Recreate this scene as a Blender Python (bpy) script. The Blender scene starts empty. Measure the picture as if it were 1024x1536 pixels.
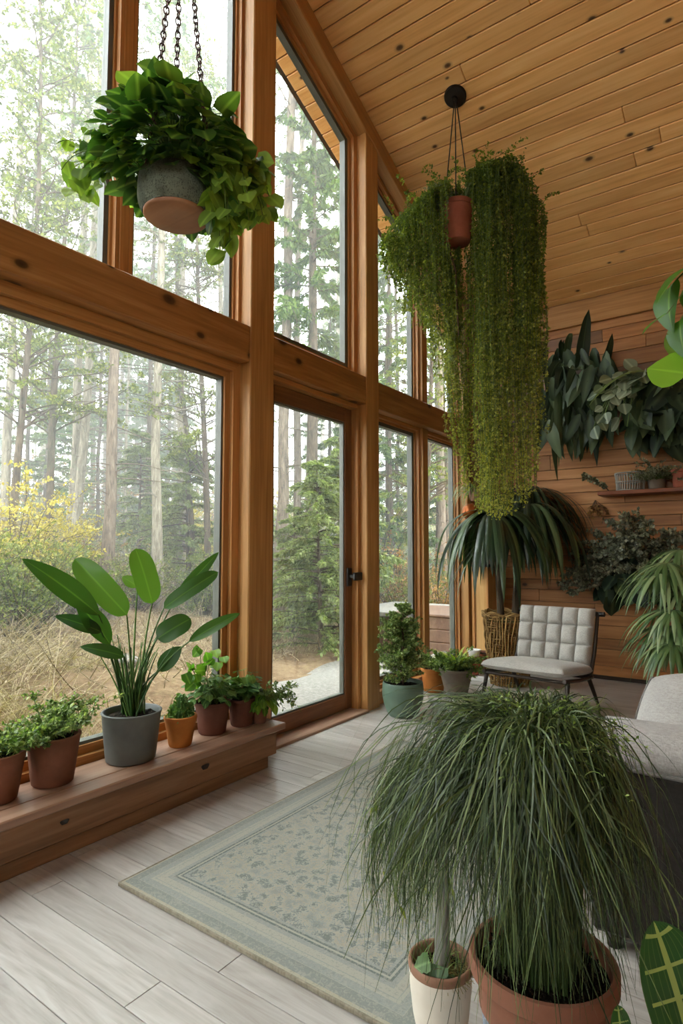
import bpy, math
import numpy as np
from mathutils import Vector

PI = math.pi
HAZE = 0.019
SC = bpy.context.scene
COL = SC.collection
RNG = np.random.RandomState(7)

# ------------------------------------------------------------------ camera model (metres; window wall along y at x = -2.5)
EYE = np.array([0.0, 0.0, 1.2])
FPX = 892.0
YAW, PITCH = math.radians(35.6), math.radians(3.85)
FW0 = np.array([-math.sin(YAW), math.cos(YAW), 0.0])
RT = np.array([math.cos(YAW), math.sin(YAW), 0.0])
FWD = FW0 * math.cos(PITCH) + np.array([0, 0, 1.0]) * math.sin(PITCH)
UPV = -FW0 * math.sin(PITCH) + np.array([0, 0, 1.0]) * math.cos(PITCH)


def ray(u, v):
    return FWD * FPX + RT * (u - 512.0) + UPV * (768.0 - v)


def at(u, v, F=None, x=None, y=None, z=None):
    """the place in the room seen at (u, v), at depth F or on a plane"""
    d = ray(u, v)
    if x is not None:
        t = (x - EYE[0]) / d[0]
    elif y is not None:
        t = (y - EYE[1]) / d[1]
    elif z is not None:
        t = (z - EYE[2]) / d[2]
    else:
        t = F / float(np.dot(d, FW0))
    return EYE + d * t


def lin(r, g, b):
    f = lambda c: (c / 255.0 / 12.92) if c / 255.0 <= 0.04045 else ((c / 255.0 + 0.055) / 1.055) ** 2.4
    return (f(r), f(g), f(b), 1.0)


def nrm(a):
    a = np.asarray(a, float)
    return a / (np.linalg.norm(a, axis=-1, keepdims=True) + 1e-12)


# ------------------------------------------------------------------ scene tree
WORLD = {}


def _props(o, label, cat, group, kind):
    if label:
        o['label'] = label
    if cat:
        o['category'] = cat
    if group:
        o['group'] = group
    if kind:
        o['kind'] = kind
    return o


def thing(name, label, cat, loc=(0, 0, 0), group=None, kind=None):
    o = bpy.data.objects.new(name, None)
    o.empty_display_size = 0.05
    COL.objects.link(o)
    o.location = tuple(float(c) for c in loc)
    WORLD[o.name] = np.array(loc, float)
    return _props(o, label, cat, group, kind)


def tag(o, label, cat, group=None, kind=None):
    return _props(o, label, cat, group, kind)


def copy_tree(src, loc, rz=0.0, scale=1.0, label=None, group=None, tilt=(0, 0)):
    r = src.copy()
    COL.objects.link(r)
    r.location = tuple(float(c) for c in loc)
    r.rotation_euler = (tilt[0], tilt[1], rz)
    r.scale = (scale,) * 3 if not isinstance(scale, tuple) else scale
    if label:
        r['label'] = label
    if group:
        r['group'] = group
    for ch in list(src.children):
        c = ch.copy()
        COL.objects.link(c)
        c.parent = r
        for g in list(ch.children):
            d = g.copy()
            COL.objects.link(d)
            d.parent = c
    return r


# ------------------------------------------------------------------ mesh builder
def _cbox_faces():
    signs = [(sx, sy, sz) for sx in (-1, 1) for sy in (-1, 1) for sz in (-1, 1)]
    idx, pts = {}, []
    for s in signs:
        for a in range(3):
            idx[(s, a)] = len(pts)
            p = [s[i] * (1.0 if i == a else 0.8) for i in range(3)]
            pts.append(p)
    pts = np.array(pts)
    quads, tris = [], []
    for a in range(3):
        b, c = [i for i in range(3) if i != a]
        for sg in (-1, 1):
            q = []
            for (sb, sc_) in ((-1, -1), (1, -1), (1, 1), (-1, 1)):
                s = [0, 0, 0]
                s[a], s[b], s[c] = sg, sb, sc_
                q.append(idx[(tuple(s), a)])
            quads.append(q)
    for a in range(3):
        b, c = [i for i in range(3) if i != a]
        for sb in (-1, 1):
            for sc_ in (-1, 1):
                s0, s1 = [0] * 3, [0] * 3
                s0[a], s1[a] = -1, 1
                s0[b] = s1[b] = sb
                s0[c] = s1[c] = sc_
                s0, s1 = tuple(s0), tuple(s1)
                quads.append([idx[(s0, b)], idx[(s1, b)], idx[(s1, c)], idx[(s0, c)]])
    for s in signs:
        tris.append([idx[(s, 0)], idx[(s, 1)], idx[(s, 2)]])
    def fix(f):
        p = pts[f]
        n = np.cross(p[1] - p[0], p[2] - p[0])
        return f if np.dot(n, p.mean(0)) > 0 else f[::-1]
    sg = np.array([[s[i] for i in range(3)] for s in signs for a in range(3)], float)
    ax = np.array([a for s in signs for a in range(3)])
    return np.array([fix(q) for q in quads]), np.array([fix(t) for t in tris]), sg, ax


_CBQ, _CBT, _CBS, _CBA = _cbox_faces()


class MB:
    """collects shapes, then links them as ONE mesh object"""

    def __init__(s, ymax=None):
        s.ymax = ymax
        s.v, s.q, s.t, s.tint, s.gc, s.n = [], [], [], [], [], 0
        s.M = None
        s.sm = []

    def add(s, V, Q=None, T=None, tint=0.5, gc=None):
        V = np.asarray(V, float).reshape(-1, 3)
        if s.M is not None:
            V = V @ s.M[:3, :3].T + s.M[:3, 3]
        if s.ymax is not None:
            V = V.copy()
            V[:, 1] = np.minimum(V[:, 1], s.ymax)
        k = len(V)
        if Q is not None and len(Q):
            s.q.append(np.asarray(Q, int).reshape(-1, 4) + s.n)
        if T is not None and len(T):
            s.t.append(np.asarray(T, int).reshape(-1, 3) + s.n)
        s.v.append(V)
        s.tint.append(np.full(k, float(tint)) if np.isscalar(tint) else np.asarray(tint, float).ravel())
        s.gc.append(V.copy() if gc is None else np.asarray(gc, float).reshape(-1, 3))
        s.n += k
        return s

    def box(s, lo, hi, c=0.004, axis=1, tint=None, rnd=True):
        lo, hi = np.minimum(lo, hi).astype(float), np.maximum(lo, hi).astype(float)
        h = (hi - lo) / 2
        c = min(c, h.min() * 0.45)
        off = np.full((24, 3), c)
        off[np.arange(24), _CBA] = 0
        L = _CBS * (h - off)
        V = (lo + hi) / 2 + L
        o = [i for i in range(3) if i != axis]
        gc = np.stack([V[:, axis], V[:, o[0]], V[:, o[1]]], 1)
        if rnd:
            gc = gc + RNG.uniform(0, 40, 3)
        s.add(V, _CBQ, _CBT, RNG.uniform(0, 1) if tint is None else tint, gc)
        return s

    def lathe(s, prof, center=(0, 0, 0), n=36, tint=0.5, squash=(1, 1)):
        prof = np.asarray(prof, float)
        a = np.arange(n) * 2 * PI / n
        V = np.zeros((len(prof), n, 3))
        V[:, :, 0] = prof[:, 0:1] * np.cos(a) * squash[0]
        V[:, :, 1] = prof[:, 0:1] * np.sin(a) * squash[1]
        V[:, :, 2] = prof[:, 1:2]
        V = V.reshape(-1, 3) + np.asarray(center, float)
        i, j = np.meshgrid(np.arange(len(prof) - 1), np.arange(n), indexing='ij')
        j2 = (j + 1) % n
        Q = np.stack([i * n + j, i * n + j2, (i + 1) * n + j2, (i + 1) * n + j], -1).reshape(-1, 4)
        return s.add(V, Q, None, tint)

    def disc(s, center, r, n=36, z=0.0, bump=0.0, tint=0.5, down=False, rings=6):
        prof = [(r * k / rings if k else 1e-4, bump * (1 - (k / rings) ** 2)) for k in range(rings, -1, -1)]
        if down:
            prof = prof[::-1]
        return s.lathe(prof, (center[0], center[1], center[2] + z), n, tint)

    def tubes(s, P, R, k=6, tint=0.5, caps=False):
        """P (n,m,3) paths, R radius (scalar, (m,), or (n,m))"""
        P = np.asarray(P, float)
        if P.ndim == 2:
            P = P[None]
        n, m, _ = P.shape
        R = np.broadcast_to(np.asarray(R, float), (n, m))
        T = nrm(np.gradient(P, axis=1))
        ref = np.where(np.abs(T[:, :1, 2:3]) > 0.9, np.array([1.0, 0, 0]), np.array([0, 0, 1.0]))
        A = nrm(np.cross(T, np.broadcast_to(ref, T.shape)))
        # keep the ring frame steady along the path
        for i in range(1, m):
            a = A[:, i - 1] - (A[:, i - 1] * T[:, i]).sum(-1, keepdims=True) * T[:, i]
            A[:, i] = nrm(a)
        B = np.cross(T, A)
        an = np.arange(k) * 2 * PI / k
        V = P[:, :, None, :] + R[:, :, None, None] * (A[:, :, None, :] * np.cos(an)[None, None, :, None] + B[:, :, None, :] * np.sin(an)[None, None, :, None])
        a, i, j = np.meshgrid(np.arange(n), np.arange(m - 1), np.arange(k), indexing='ij')
        b = a * m * k
        j2 = (j + 1) % k
        Q = np.stack([b + i * k + j, b + i * k + j2, b + (i + 1) * k + j2, b + (i + 1) * k + j], -1).reshape(-1, 4)
        tt = np.repeat(np.asarray(tint, float), m * k) if not np.isscalar(tint) else tint
        L = np.concatenate([np.zeros((n, 1)), np.cumsum(np.linalg.norm(np.diff(P, axis=1), axis=2), 1)], 1)
        gc = np.zeros((n, m, k, 3))
        gc[..., 0] = L[:, :, None]
        gc[..., 1] = R[:, :, None] * np.cos(an)
        gc[..., 2] = R[:, :, None] * np.sin(an)
        gc += RNG.uniform(0, 30, (n, 1, 1, 3))
        s.add(V, Q, None, tt, gc)
        if caps:
            for e in (0, m - 1):
                base = s.n
                for q in range(n):
                    ring = V[q, e]
                    cv = np.vstack([ring, ring.mean(0)])
                    tr = [(jj, (jj + 1) % k, k) if e else ((jj + 1) % k, jj, k) for jj in range(k)]
                    s.add(cv, None, tr, tint if np.isscalar(tint) else float(np.asarray(tint)[q]))
        return s

    def ribbons(s, P, W, side=None, fold=0.0, tint=0.5, na=2):
        """flat or folded strips: P (n,m,3), W half-width (n,m)/(m,), side (n,3) or (n,m,3) or None"""
        P = np.asarray(P, float)
        if P.ndim == 2:
            P = P[None]
        n, m, _ = P.shape
        W = np.broadcast_to(np.asarray(W, float), (n, m))
        T = nrm(np.gradient(P, axis=1))
        if side is None:
            sd = nrm(np.cross(T, np.array([0, 0, 1.0]) + 1e-3))
        else:
            sd = np.asarray(side, float)
            if sd.ndim == 1:
                sd = np.broadcast_to(sd, (n, 3))
            if sd.ndim == 2:
                sd = np.broadcast_to(sd[:, None, :], T.shape)
        sd = nrm(sd - (sd * T).sum(-1, keepdims=True) * T)
        N = np.cross(sd, T)
        xs = np.linspace(-1, 1, na + 1)
        V = P[:, :, None, :] + W[:, :, None, None] * (xs[None, None, :, None] * sd[:, :, None, :] + fold * (np.abs(xs) ** 1.3)[None, None, :, None] * N[:, :, None, :])
        w = na + 1
        a, i, j = np.meshgrid(np.arange(n), np.arange(m - 1), np.arange(na), indexing='ij')
        b = a * m * w
        Q = np.stack([b + i * w + j, b + i * w + j + 1, b + (i + 1) * w + j + 1, b + (i + 1) * w + j], -1).reshape(-1, 4)
        tt = np.repeat(np.asarray(tint, float), m * w) if not np.isscalar(tint) else tint
        gc = np.zeros((n, m, w, 3))
        gc[..., 0] = np.linspace(0, 1, m)[None, :, None]
        gc[..., 1] = xs[None, None, :]
        gc[..., 2] = RNG.uniform(0, 1, (n, 1, 1))
        return s.add(V, Q, None, tt, gc)

    def leaves(s, pos, d, up, size, tmpl, tint=None):
        """one template leaf at every place: d leaf direction, up its face normal"""
        pos, d, up = np.atleast_2d(pos), nrm(np.atleast_2d(d)), np.atleast_2d(up)
        n = len(pos)
        sd = nrm(np.cross(d, up))
        N = np.cross(sd, d)
        TV, TQ = tmpl
        sz = np.broadcast_to(np.asarray(size, float), (n,))[:, None, None]
        V = pos[:, None, :] + sz * (TV[None, :, 0:1] * sd[:, None, :] + TV[None, :, 1:2] * d[:, None, :] + TV[None, :, 2:3] * N[:, None, :])
        k = len(TV)
        Q = (TQ[None] + (np.arange(n) * k)[:, None, None]).reshape(-1, 4)
        if tint is None:
            tint = RNG.uniform(0, 1, n)
        gc = np.zeros((n, k, 3))
        gc[..., 0] = TV[None, :, 1]
        gc[..., 1] = TV[None, :, 0]
        gc[..., 2] = RNG.uniform(0, 1, (n, 1))
        return s.add(V, Q, None, np.repeat(np.broadcast_to(tint, (n,)), k), gc)

    def grid(s, V, tint=0.5, close_u=False, gc=None, flip=False):
        """V (a,b,3) surface"""
        a, b, _ = V.shape
        i, j = np.meshgrid(np.arange(a - 1), np.arange(b if close_u else b - 1), indexing='ij')
        j2 = (j + 1) % b
        Q = np.stack([i * b + j, i * b + j2, (i + 1) * b + j2, (i + 1) * b + j], -1).reshape(-1, 4)
        if flip:
            Q = Q[:, ::-1]
        return s.add(V.reshape(-1, 3), Q, None, tint, gc)

    def build(s, name, mat, parent=None, smooth=True, label=None, angle=None):
        V = np.concatenate(s.v)
        if parent is not None:
            V = V - WORLD[parent.name]
        me = bpy.data.meshes.new(name)
        Q = np.concatenate(s.q) if s.q else np.zeros((0, 4), int)
        T = np.concatenate(s.t) if s.t else np.zeros((0, 3), int)
        me.vertices.add(len(V))
        me.vertices.foreach_set('co', V.astype(np.float32).ravel())
        nl = Q.size + T.size
        me.loops.add(nl)
        me.loops.foreach_set('vertex_index', np.concatenate([Q.ravel(), T.ravel()]).astype(np.int32))
        me.polygons.add(len(Q) + len(T))
        st = np.concatenate([np.arange(len(Q)) * 4, Q.size + np.arange(len(T)) * 3]).astype(np.int32)
        me.polygons.foreach_set('loop_start', st)
        me.update(calc_edges=True)
        me.polygons.foreach_set('use_smooth', np.full(len(Q) + len(T), bool(smooth)))
        a = me.attributes.new('tint', 'FLOAT', 'POINT')
        a.data.foreach_set('value', np.concatenate(s.tint).astype(np.float32))
        g = me.attributes.new('gc', 'FLOAT_VECTOR', 'POINT')
        g.data.foreach_set('vector', np.concatenate(s.gc).astype(np.float32).ravel())
        me.materials.append(mat)
        if smooth and angle:
            me.set_sharp_from_angle(angle=math.radians(angle))
        me.validate()
        o = bpy.data.objects.new(name, me)
        COL.objects.link(o)
        if parent is not None:
            o.parent = parent
            WORLD[o.name] = WORLD[parent.name]
        else:
            WORLD[o.name] = np.zeros(3)
        if label:
            o['label'] = label
        return o


def structure(name, mb, mat, label, cat, smooth=False, parent=None):
    o = mb.build(name, mat, parent, smooth)
    return tag(o, label, cat, kind='structure') if parent is None else o


# ------------------------------------------------------------------ growth helpers
def leaf_tmpl(wid, nl=7, shape='oval', fold=0.12, curl=0.12, na=2, wave=0.0):
    t = np.linspace(0, 1, nl)
    if shape == 'oval':
        w = np.sin(PI * t ** 0.85) ** 0.8
    elif shape == 'heart':
        w = np.interp(t, [0, 0.05, 0.16, 0.34, 0.55, 0.72, 0.88, 1], [0.30, 0.78, 0.98, 1.06, 0.96, 0.70, 0.32, 0.0])
    elif shape == 'lance':
        w = np.interp(t, [0, 0.12, 0.4, 0.7, 1], [0.15, 0.7, 1.0, 0.65, 0.0])
    elif shape == 'ivy':
        w = np.interp(t, [0, 0.08, 0.25, 0.4, 0.55, 0.8, 1], [0.2, 0.75, 1.05, 0.75, 0.85, 0.4, 0.0])
    else:
        w = np.ones(nl)
    xs = np.linspace(-1, 1, na + 1)
    V = np.zeros((nl, na + 1, 3))
    V[:, :, 0] = wid * w[:, None] * xs
    V[:, :, 1] = t[:, None]
    if shape in ('heart', 'ivy'):
        V[0, :, 1] -= 0.0
        V[1, [0, -1], 1] -= 0.12
    V[:, :, 2] = fold * wid * w[:, None] * np.abs(xs) - curl * t[:, None] ** 2 + wave * np.sin(t * 9)[:, None] * xs * wid
    i, j = np.meshgrid(np.arange(nl - 1), np.arange(na), indexing='ij')
    b = na + 1
    Q = np.stack([i * b + j, i * b + j + 1, (i + 1) * b + j + 1, (i + 1) * b + j], -1).reshape(-1, 4)
    return V.reshape(-1, 3), Q


TINY = (np.array([[0, 0, 0], [0.32, 0.5, 0.08], [0, 1, -0.05], [-0.32, 0.5, 0.08]]), np.array([[0, 1, 2, 3]]))
NEEDLE = (np.array([[0, 0, 0], [0.10, 0.4, 0.0], [0, 1, -0.03], [-0.10, 0.4, 0.0]]), np.array([[0, 1, 2, 3]]))


def arcs(base, az, e0, e1, length, m=10, p=1.0, wob=0.0, rng=RNG):
    """paths that leave BASE at azimuth AZ and elevation E0 and bend to elevation E1 (radians)"""
    az, e0, e1, length = [np.asarray(x, float) for x in (az, e0, e1, length)]
    n = max(len(np.atleast_1d(x)) for x in (az, e0, e1, length))
    az, e0, e1, length = [np.broadcast_to(x, (n,)) for x in (az, e0, e1, length)]
    base = np.broadcast_to(np.asarray(base, float), (n, 3))
    t = np.linspace(0, 1, m)
    tm = (t[1:] + t[:-1]) / 2
    e = e0[:, None] + (e1 - e0)[:, None] * tm[None] ** p
    a = az[:, None] + (wob * np.cumsum(rng.normal(0, 1, (n, m - 1)), 1) if wob else 0)
    st = (length / (m - 1))[:, None]
    D = np.stack([np.cos(e) * np.cos(a), np.cos(e) * np.sin(a), np.sin(e)], -1) * st[..., None]
    P = np.concatenate([np.zeros((n, 1, 3)), np.cumsum(D, 1)], 1)
    return base[:, None, :] + P


def on_paths(P, k, rng=RNG, t0=0.1, t1=1.0):
    """k random places on each path: positions and tangents"""
    n, m, _ = P.shape
    t = rng.uniform(t0, t1, (n, k)) * (m - 1)
    i = np.clip(t.astype(int), 0, m - 2)
    f = (t - i)[..., None]
    r = np.arange(n)[:, None]
    a, b = P[r, i], P[r, i + 1]
    return (a + (b - a) * f).reshape(-1, 3), nrm(b - a).reshape(-1, 3)


def sprout(mb, P, k, size, tmpl, rng=RNG, spread=0.9, t0=0.1, t1=1.0, droop=0.0, up=(0, 0, 1), upj=0.6, tint=None):
    """leaves along paths"""
    pos, tan = on_paths(P, k, rng, t0, t1)
    n = len(pos)
    r = nrm(rng.normal(0, 1, (n, 3)))
    r = nrm(r - (r * tan).sum(-1, keepdims=True) * tan)
    d = tan * math.cos(spread) + r * math.sin(spread) + np.array([0, 0, -droop])
    u = np.asarray(up, float) + rng.normal(0, upj, (n, 3))
    sz = size * rng.uniform(0.65, 1.25, n)
    tt = rng.uniform(0, 1, n) if tint is None else np.clip(tint + rng.normal(0, 0.2, n), 0, 1)
    return mb.leaves(pos, d, u, sz, tmpl, tt)


def bez(p0, p1, p2, m=12):
    t = np.linspace(0, 1, m)[:, None]
    return (1 - t) ** 2 * np.asarray(p0) + 2 * t * (1 - t) * np.asarray(p1) + t ** 2 * np.asarray(p2)


def big_leaf(mb, base, tip, wid, face, sag=0.05, fold=0.18, shape='oval', m=14, na=6, tint=0.5, wave=0.06, rng=RNG):
    """a single broad leaf from base to tip, its upper face turned towards FACE"""
    base, tip, face = [np.asarray(a, float) for a in (base, tip, face)]
    face = nrm(face)
    L = np.linalg.norm(tip - base)
    P = bez(base, (base + tip) / 2 + face * sag * L, tip, m)
    t = np.linspace(0, 1, m)
    if shape == 'oval':
        w = np.sin(PI * np.clip(t, 0, 1) ** 0.8) ** 0.7
        w[0], w[-1] = 0.06, 0.01
    elif shape == 'blunt':
        w = np.clip(1 - np.abs(2 * t ** 0.9 - 1) ** 3.2, 0, 1) ** 0.62
        w[0] = 0.06
    elif shape == 'lance':
        w = np.interp(t, [0, 0.1, 0.35, 0.7, 0.92, 1], [0.1, 0.55, 1, 0.8, 0.3, 0.0])
    else:
        w = np.interp(t, [0, 0.08, 0.25, 0.5, 0.8, 1], [0.35, 0.85, 1, 0.85, 0.4, 0.0])
    T = nrm(np.gradient(P, axis=0))
    sd = nrm(np.cross(T, face))
    N = np.cross(sd, T)
    xs = np.linspace(-1, 1, na + 1)
    ph = rng.uniform(0, 6)
    V = P[:, None, :] + wid * w[:, None, None] * (xs[None, :, None] * sd[:, None, :] + (fold * np.abs(xs)[None, :] + wave * np.sin(7 * t[:, None] + ph + 2 * xs[None, :]) * np.abs(xs)[None, :])[..., None] * N[:, None, :])
    gc = np.zeros((m, na + 1, 3))
    gc[..., 0] = t[:, None]
    gc[..., 1] = xs[None]
    gc[..., 2] = rng.uniform(0, 1)
    mb.grid(V, tint, gc=gc.reshape(-1, 3))
    return mb
# ------------------------------------------------------------------ materials
class NT:
    def __init__(s, name):
        s.m = bpy.data.materials.new(name)
        s.m.use_nodes = True
        s.t = s.m.node_tree
        s.t.nodes.clear()
        s.out = s.n('ShaderNodeOutputMaterial')

    def n(s, kind, **kw):
        nd = s.t.nodes.new(kind)
        for k, v in kw.items():
            if k.startswith('_'):
                continue
            setattr(nd, k, v)
        return nd

    def l(s, a, b):
        s.t.links.new(a, b)

    def attr(s, name, out='Fac'):
        a = s.n('ShaderNodeAttribute')
        a.attribute_name = name
        return a.outputs[out]

    def vec(s, name='gc', scale=(1, 1, 1), loc=(0, 0, 0)):
        mp = s.n('ShaderNodeMapping')
        mp.inputs['Scale'].default_value = scale
        mp.inputs['Location'].default_value = loc
        s.l(s.attr(name, 'Vector'), mp.inputs['Vector'])
        return mp.outputs['Vector']

    def obj(s, scale=(1, 1, 1)):
        tc = s.n('ShaderNodeTexCoord')
        mp = s.n('ShaderNodeMapping')
        mp.inputs['Scale'].default_value = scale
        s.l(tc.outputs['Object'], mp.inputs['Vector'])
        return mp.outputs['Vector']

    def noise(s, v, scale, detail=4, rough=0.55, dist=0.0):
        x = s.n('ShaderNodeTexNoise')
        x.inputs['Scale'].default_value = scale
        x.inputs['Detail'].default_value = detail
        x.inputs['Roughness'].default_value = rough
        x.inputs['Distortion'].default_value = dist
        s.l(v, x.inputs['Vector'])
        return x.outputs['Fac']

    def ramp(s, f, stops, interp='LINEAR'):
        r = s.n('ShaderNodeValToRGB')
        r.color_ramp.interpolation = interp
        el = r.color_ramp.elements
        while len(el) < len(stops):
            el.new(0.5)
        for e, (p, c) in zip(el, stops):
            e.position = p
            e.color = c if len(c) == 4 else (*c, 1)
        s.l(f, r.inputs['Fac'])
        return r.outputs['Color']

    def mix(s, f, a, b, mode='MIX'):
        x = s.n('ShaderNodeMix')
        x.data_type = 'RGBA'
        x.blend_type = mode
        for src, dst in ((f, x.inputs[0]), (a, x.inputs[6]), (b, x.inputs[7])):
            if hasattr(src, 'is_linked') or hasattr(src, 'links'):
                s.l(src, dst)
            else:
                dst.default_value = src
        return x.outputs[2]

    def math(s, op, a, b=None, c=None, clamp=False):
        x = s.n('ShaderNodeMath')
        x.operation = op
        x.use_clamp = clamp
        for src, dst in zip((a, b, c), x.inputs):
            if src is None:
                continue
            if isinstance(src, (int, float)):
                dst.default_value = src
            else:
                s.l(src, dst)
        return x.outputs[0]

    def sep(s, v):
        x = s.n('ShaderNodeSeparateXYZ')
        s.l(v, x.inputs[0])
        return x.outputs

    def bump(s, h, strength=0.3, dist=0.01):
        b = s.n('ShaderNodeBump')
        b.inputs['Strength'].default_value = strength
        b.inputs['Distance'].default_value = dist
        s.l(h, b.inputs['Height'])
        return b.outputs['Normal']

    def pbsdf(s, color, rough=0.5, normal=None, metal=0.0, spec=0.5, coat=0.0):
        p = s.n('ShaderNodeBsdfPrincipled')
        for src, key in ((color, 'Base Color'), (rough, 'Roughness'), (metal, 'Metallic')):
            if hasattr(src, 'links'):
                s.l(src, p.inputs[key])
            else:
                p.inputs[key].default_value = src
        p.inputs['Specular IOR Level'].default_value = spec
        p.inputs['Coat Weight'].default_value = coat
        if normal is not None:
            s.l(normal, p.inputs['Normal'])
        return p

    def done(s, shader):
        s.l(shader.outputs[0], s.out.inputs['Surface'])
        return s.m


def wood(name, dark, mid, light, knots=0.5, rough=0.45, grain=26.0, tint_amt=0.35, grey=None, bump=0.15, knot_col=(60, 34, 16), knot_scale=2.6, spec=0.4, kr=1.0):
    t = NT(name)
    v = t.vec('gc', (1.0, grain, grain))
    g1 = t.noise(v, 1.6, 5, 0.6, 0.6)
    g2 = t.noise(t.vec('gc', (0.5, 7, 7)), 2.0, 3, 0.5, 1.2)
    f = t.math('ADD', t.math('MULTIPLY', g1, 0.55), t.math('MULTIPLY', g2, 0.45))
    col = t.ramp(f, [(0.30, lin(*dark)), (0.50, lin(*mid)), (0.70, lin(*light))])
    tn = t.attr('tint')
    col = t.mix(1.0, col, t.ramp(tn, [(0.0, (1 - tint_amt,) * 3), (0.5, (0.97,) * 3), (1.0, (1 + tint_amt * 0.35,) * 3)]), 'MULTIPLY')
    if grey is not None:
        col = t.mix(t.ramp(tn, [(0.0, (0.75,) * 3), (0.10, (0.0,) * 3), (1, (0,) * 3)]), col, lin(*grey))
    if knots > 0:
        vo = t.n('ShaderNodeTexVoronoi')
        vo.feature = 'F1'
        vo.voronoi_dimensions = '2D'
        vo.inputs['Scale'].default_value = knot_scale
        vo.inputs['Randomness'].default_value = 1.0
        gs = t.sep(t.attr('gc', 'Vector'))
        cb = t.n('ShaderNodeCombineXYZ')
        t.l(t.math('MULTIPLY', gs[0], 0.62), cb.inputs[0])
        t.l(t.math('ADD', gs[1], gs[2]), cb.inputs[1])
        t.l(cb.outputs[0], vo.inputs['Vector'])
        sx = t.sep(vo.outputs['Color'])
        rad = t.math('MULTIPLY', t.math('GREATER_THAN', sx[0], 1 - knots), t.math('ADD', t.math('MULTIPLY', sx[1], 0.035 * kr), 0.025 * kr))
        ring = t.math('DIVIDE', vo.outputs['Distance'], t.math('ADD', rad, 0.0001))
        k = t.ramp(t.math('MULTIPLY', ring, 0.4), [(0.0, (1,) * 3), (0.34, (0.85,) * 3), (0.5, (0.3,) * 3), (0.8, (0,) * 3)])
        col = t.mix(k, col, lin(*knot_col))
    nb = t.bump(g1, bump, 0.004)
    rr = t.math('ADD', t.math('MULTIPLY', g1, 0.18), rough - 0.09)
    return t.done(t.pbsdf(col, rr, nb, spec=spec))


def leafmat(name, c0, c1, c2, trans=0.35, rough=0.42, vein=0.0, spec=0.4, stripes=None, edge=None):
    """c0 darkest .. c2 lightest leaf colour, picked leaf by leaf"""
    t = NT(name)
    col = t.ramp(t.attr('tint'), [(0.0, lin(*c0)), (0.5, lin(*c1)), (1.0, lin(*c2))])
    g = t.sep(t.attr('gc', 'Vector'))
    if vein:
        a = t.math('ABSOLUTE', g[1])
        mid = t.ramp(a, [(0.0, (vein,) * 3), (0.10, (0,) * 3), (1, (0,) * 3)])
        col = t.mix(mid, col, lin(*[min(255, int(x * 1.35 + 25)) for x in c2]))
    if stripes is not None:
        # pale cross veins that run out from the midrib
        a = t.math('ABSOLUTE', g[1])
        ph = t.math('FRACT', t.math('MULTIPLY', t.math('SUBTRACT', g[0], t.math('MULTIPLY', a, 0.05)), stripes[1]))
        band = t.math('LESS_THAN', t.math('ABSOLUTE', t.math('SUBTRACT', ph, 0.5)), stripes[2])
        mid = t.math('LESS_THAN', a, 0.09)
        inner = t.math('LESS_THAN', a, 0.82)
        fac = t.math('MAXIMUM', mid, t.math('MULTIPLY', band, inner))
        col = t.mix(t.math('MULTIPLY', fac, 0.9), col, lin(*stripes[0]))
        fine = t.math('LESS_THAN', t.math('FRACT', t.math('MULTIPLY', g[1], 5.0)), 0.12)
        col = t.mix(t.math('MULTIPLY', fine, 0.18), col, lin(*stripes[0]))
    if edge is not None:
        a = t.math('ABSOLUTE', g[1])
        col = t.mix(t.ramp(a, [(0.0, (0,) * 3), (0.45, (0,) * 3), (0.7, (1,) * 3)]), col, lin(*edge))
    p = t.pbsdf(col, rough, None, spec=spec)
    if trans > 0:
        tr = t.n('ShaderNodeBsdfTranslucent')
        tc = t.mix(1.0, col, (1.25, 1.35, 0.6, 1), 'MULTIPLY')
        t.l(tc, tr.inputs['Color'])
        mx = t.n('ShaderNodeMixShader')
        mx.inputs[0].default_value = trans
        t.l(p.outputs[0], mx.inputs[1])
        t.l(tr.outputs[0], mx.inputs[2])
        return t.done(mx)
    return t.done(p)


def claymat(name, c0, c1, rough=0.75, scale=9.0, bump=0.15, spec=0.25, speck=None):
    t = NT(name)
    v = t.obj()
    n1 = t.noise(v, scale, 5, 0.6)
    col = t.ramp(n1, [(0.3, lin(*c0)), (0.7, lin(*c1))])
    n2 = t.noise(v, scale * 14, 2, 0.6)
    if speck is not None:
        col = t.mix(t.ramp(n2, [(0.55, (0,) * 3), (0.62, (0.8,) * 3)]), col, lin(*speck))
    return t.done(t.pbsdf(col, rough, t.bump(n2, bump, 0.003), spec=spec))


def plain(name, c, rough=0.5, metal=0.0, spec=0.5):
    t = NT(name)
    n1 = t.noise(t.obj(), 14, 3)
    k = [max(0, x - 6) for x in c]
    return t.done(t.pbsdf(t.ramp(n1, [(0.3, lin(*k)), (0.7, lin(*c))]), rough, None, metal, spec))


def soilmat():
    t = NT('soil')
    v = t.obj()
    n1 = t.noise(v, 90, 4, 0.7)
    n2 = t.noise(v, 30, 3, 0.6)
    col = t.ramp(n1, [(0.35, lin(14, 11, 9)), (0.6, lin(44, 35, 27)), (0.72, lin(96, 84, 66))])
    return t.done(t.pbsdf(col, 0.95, t.bump(t.math('ADD', n1, n2), 1.0, 0.012), spec=0.1))


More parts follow.
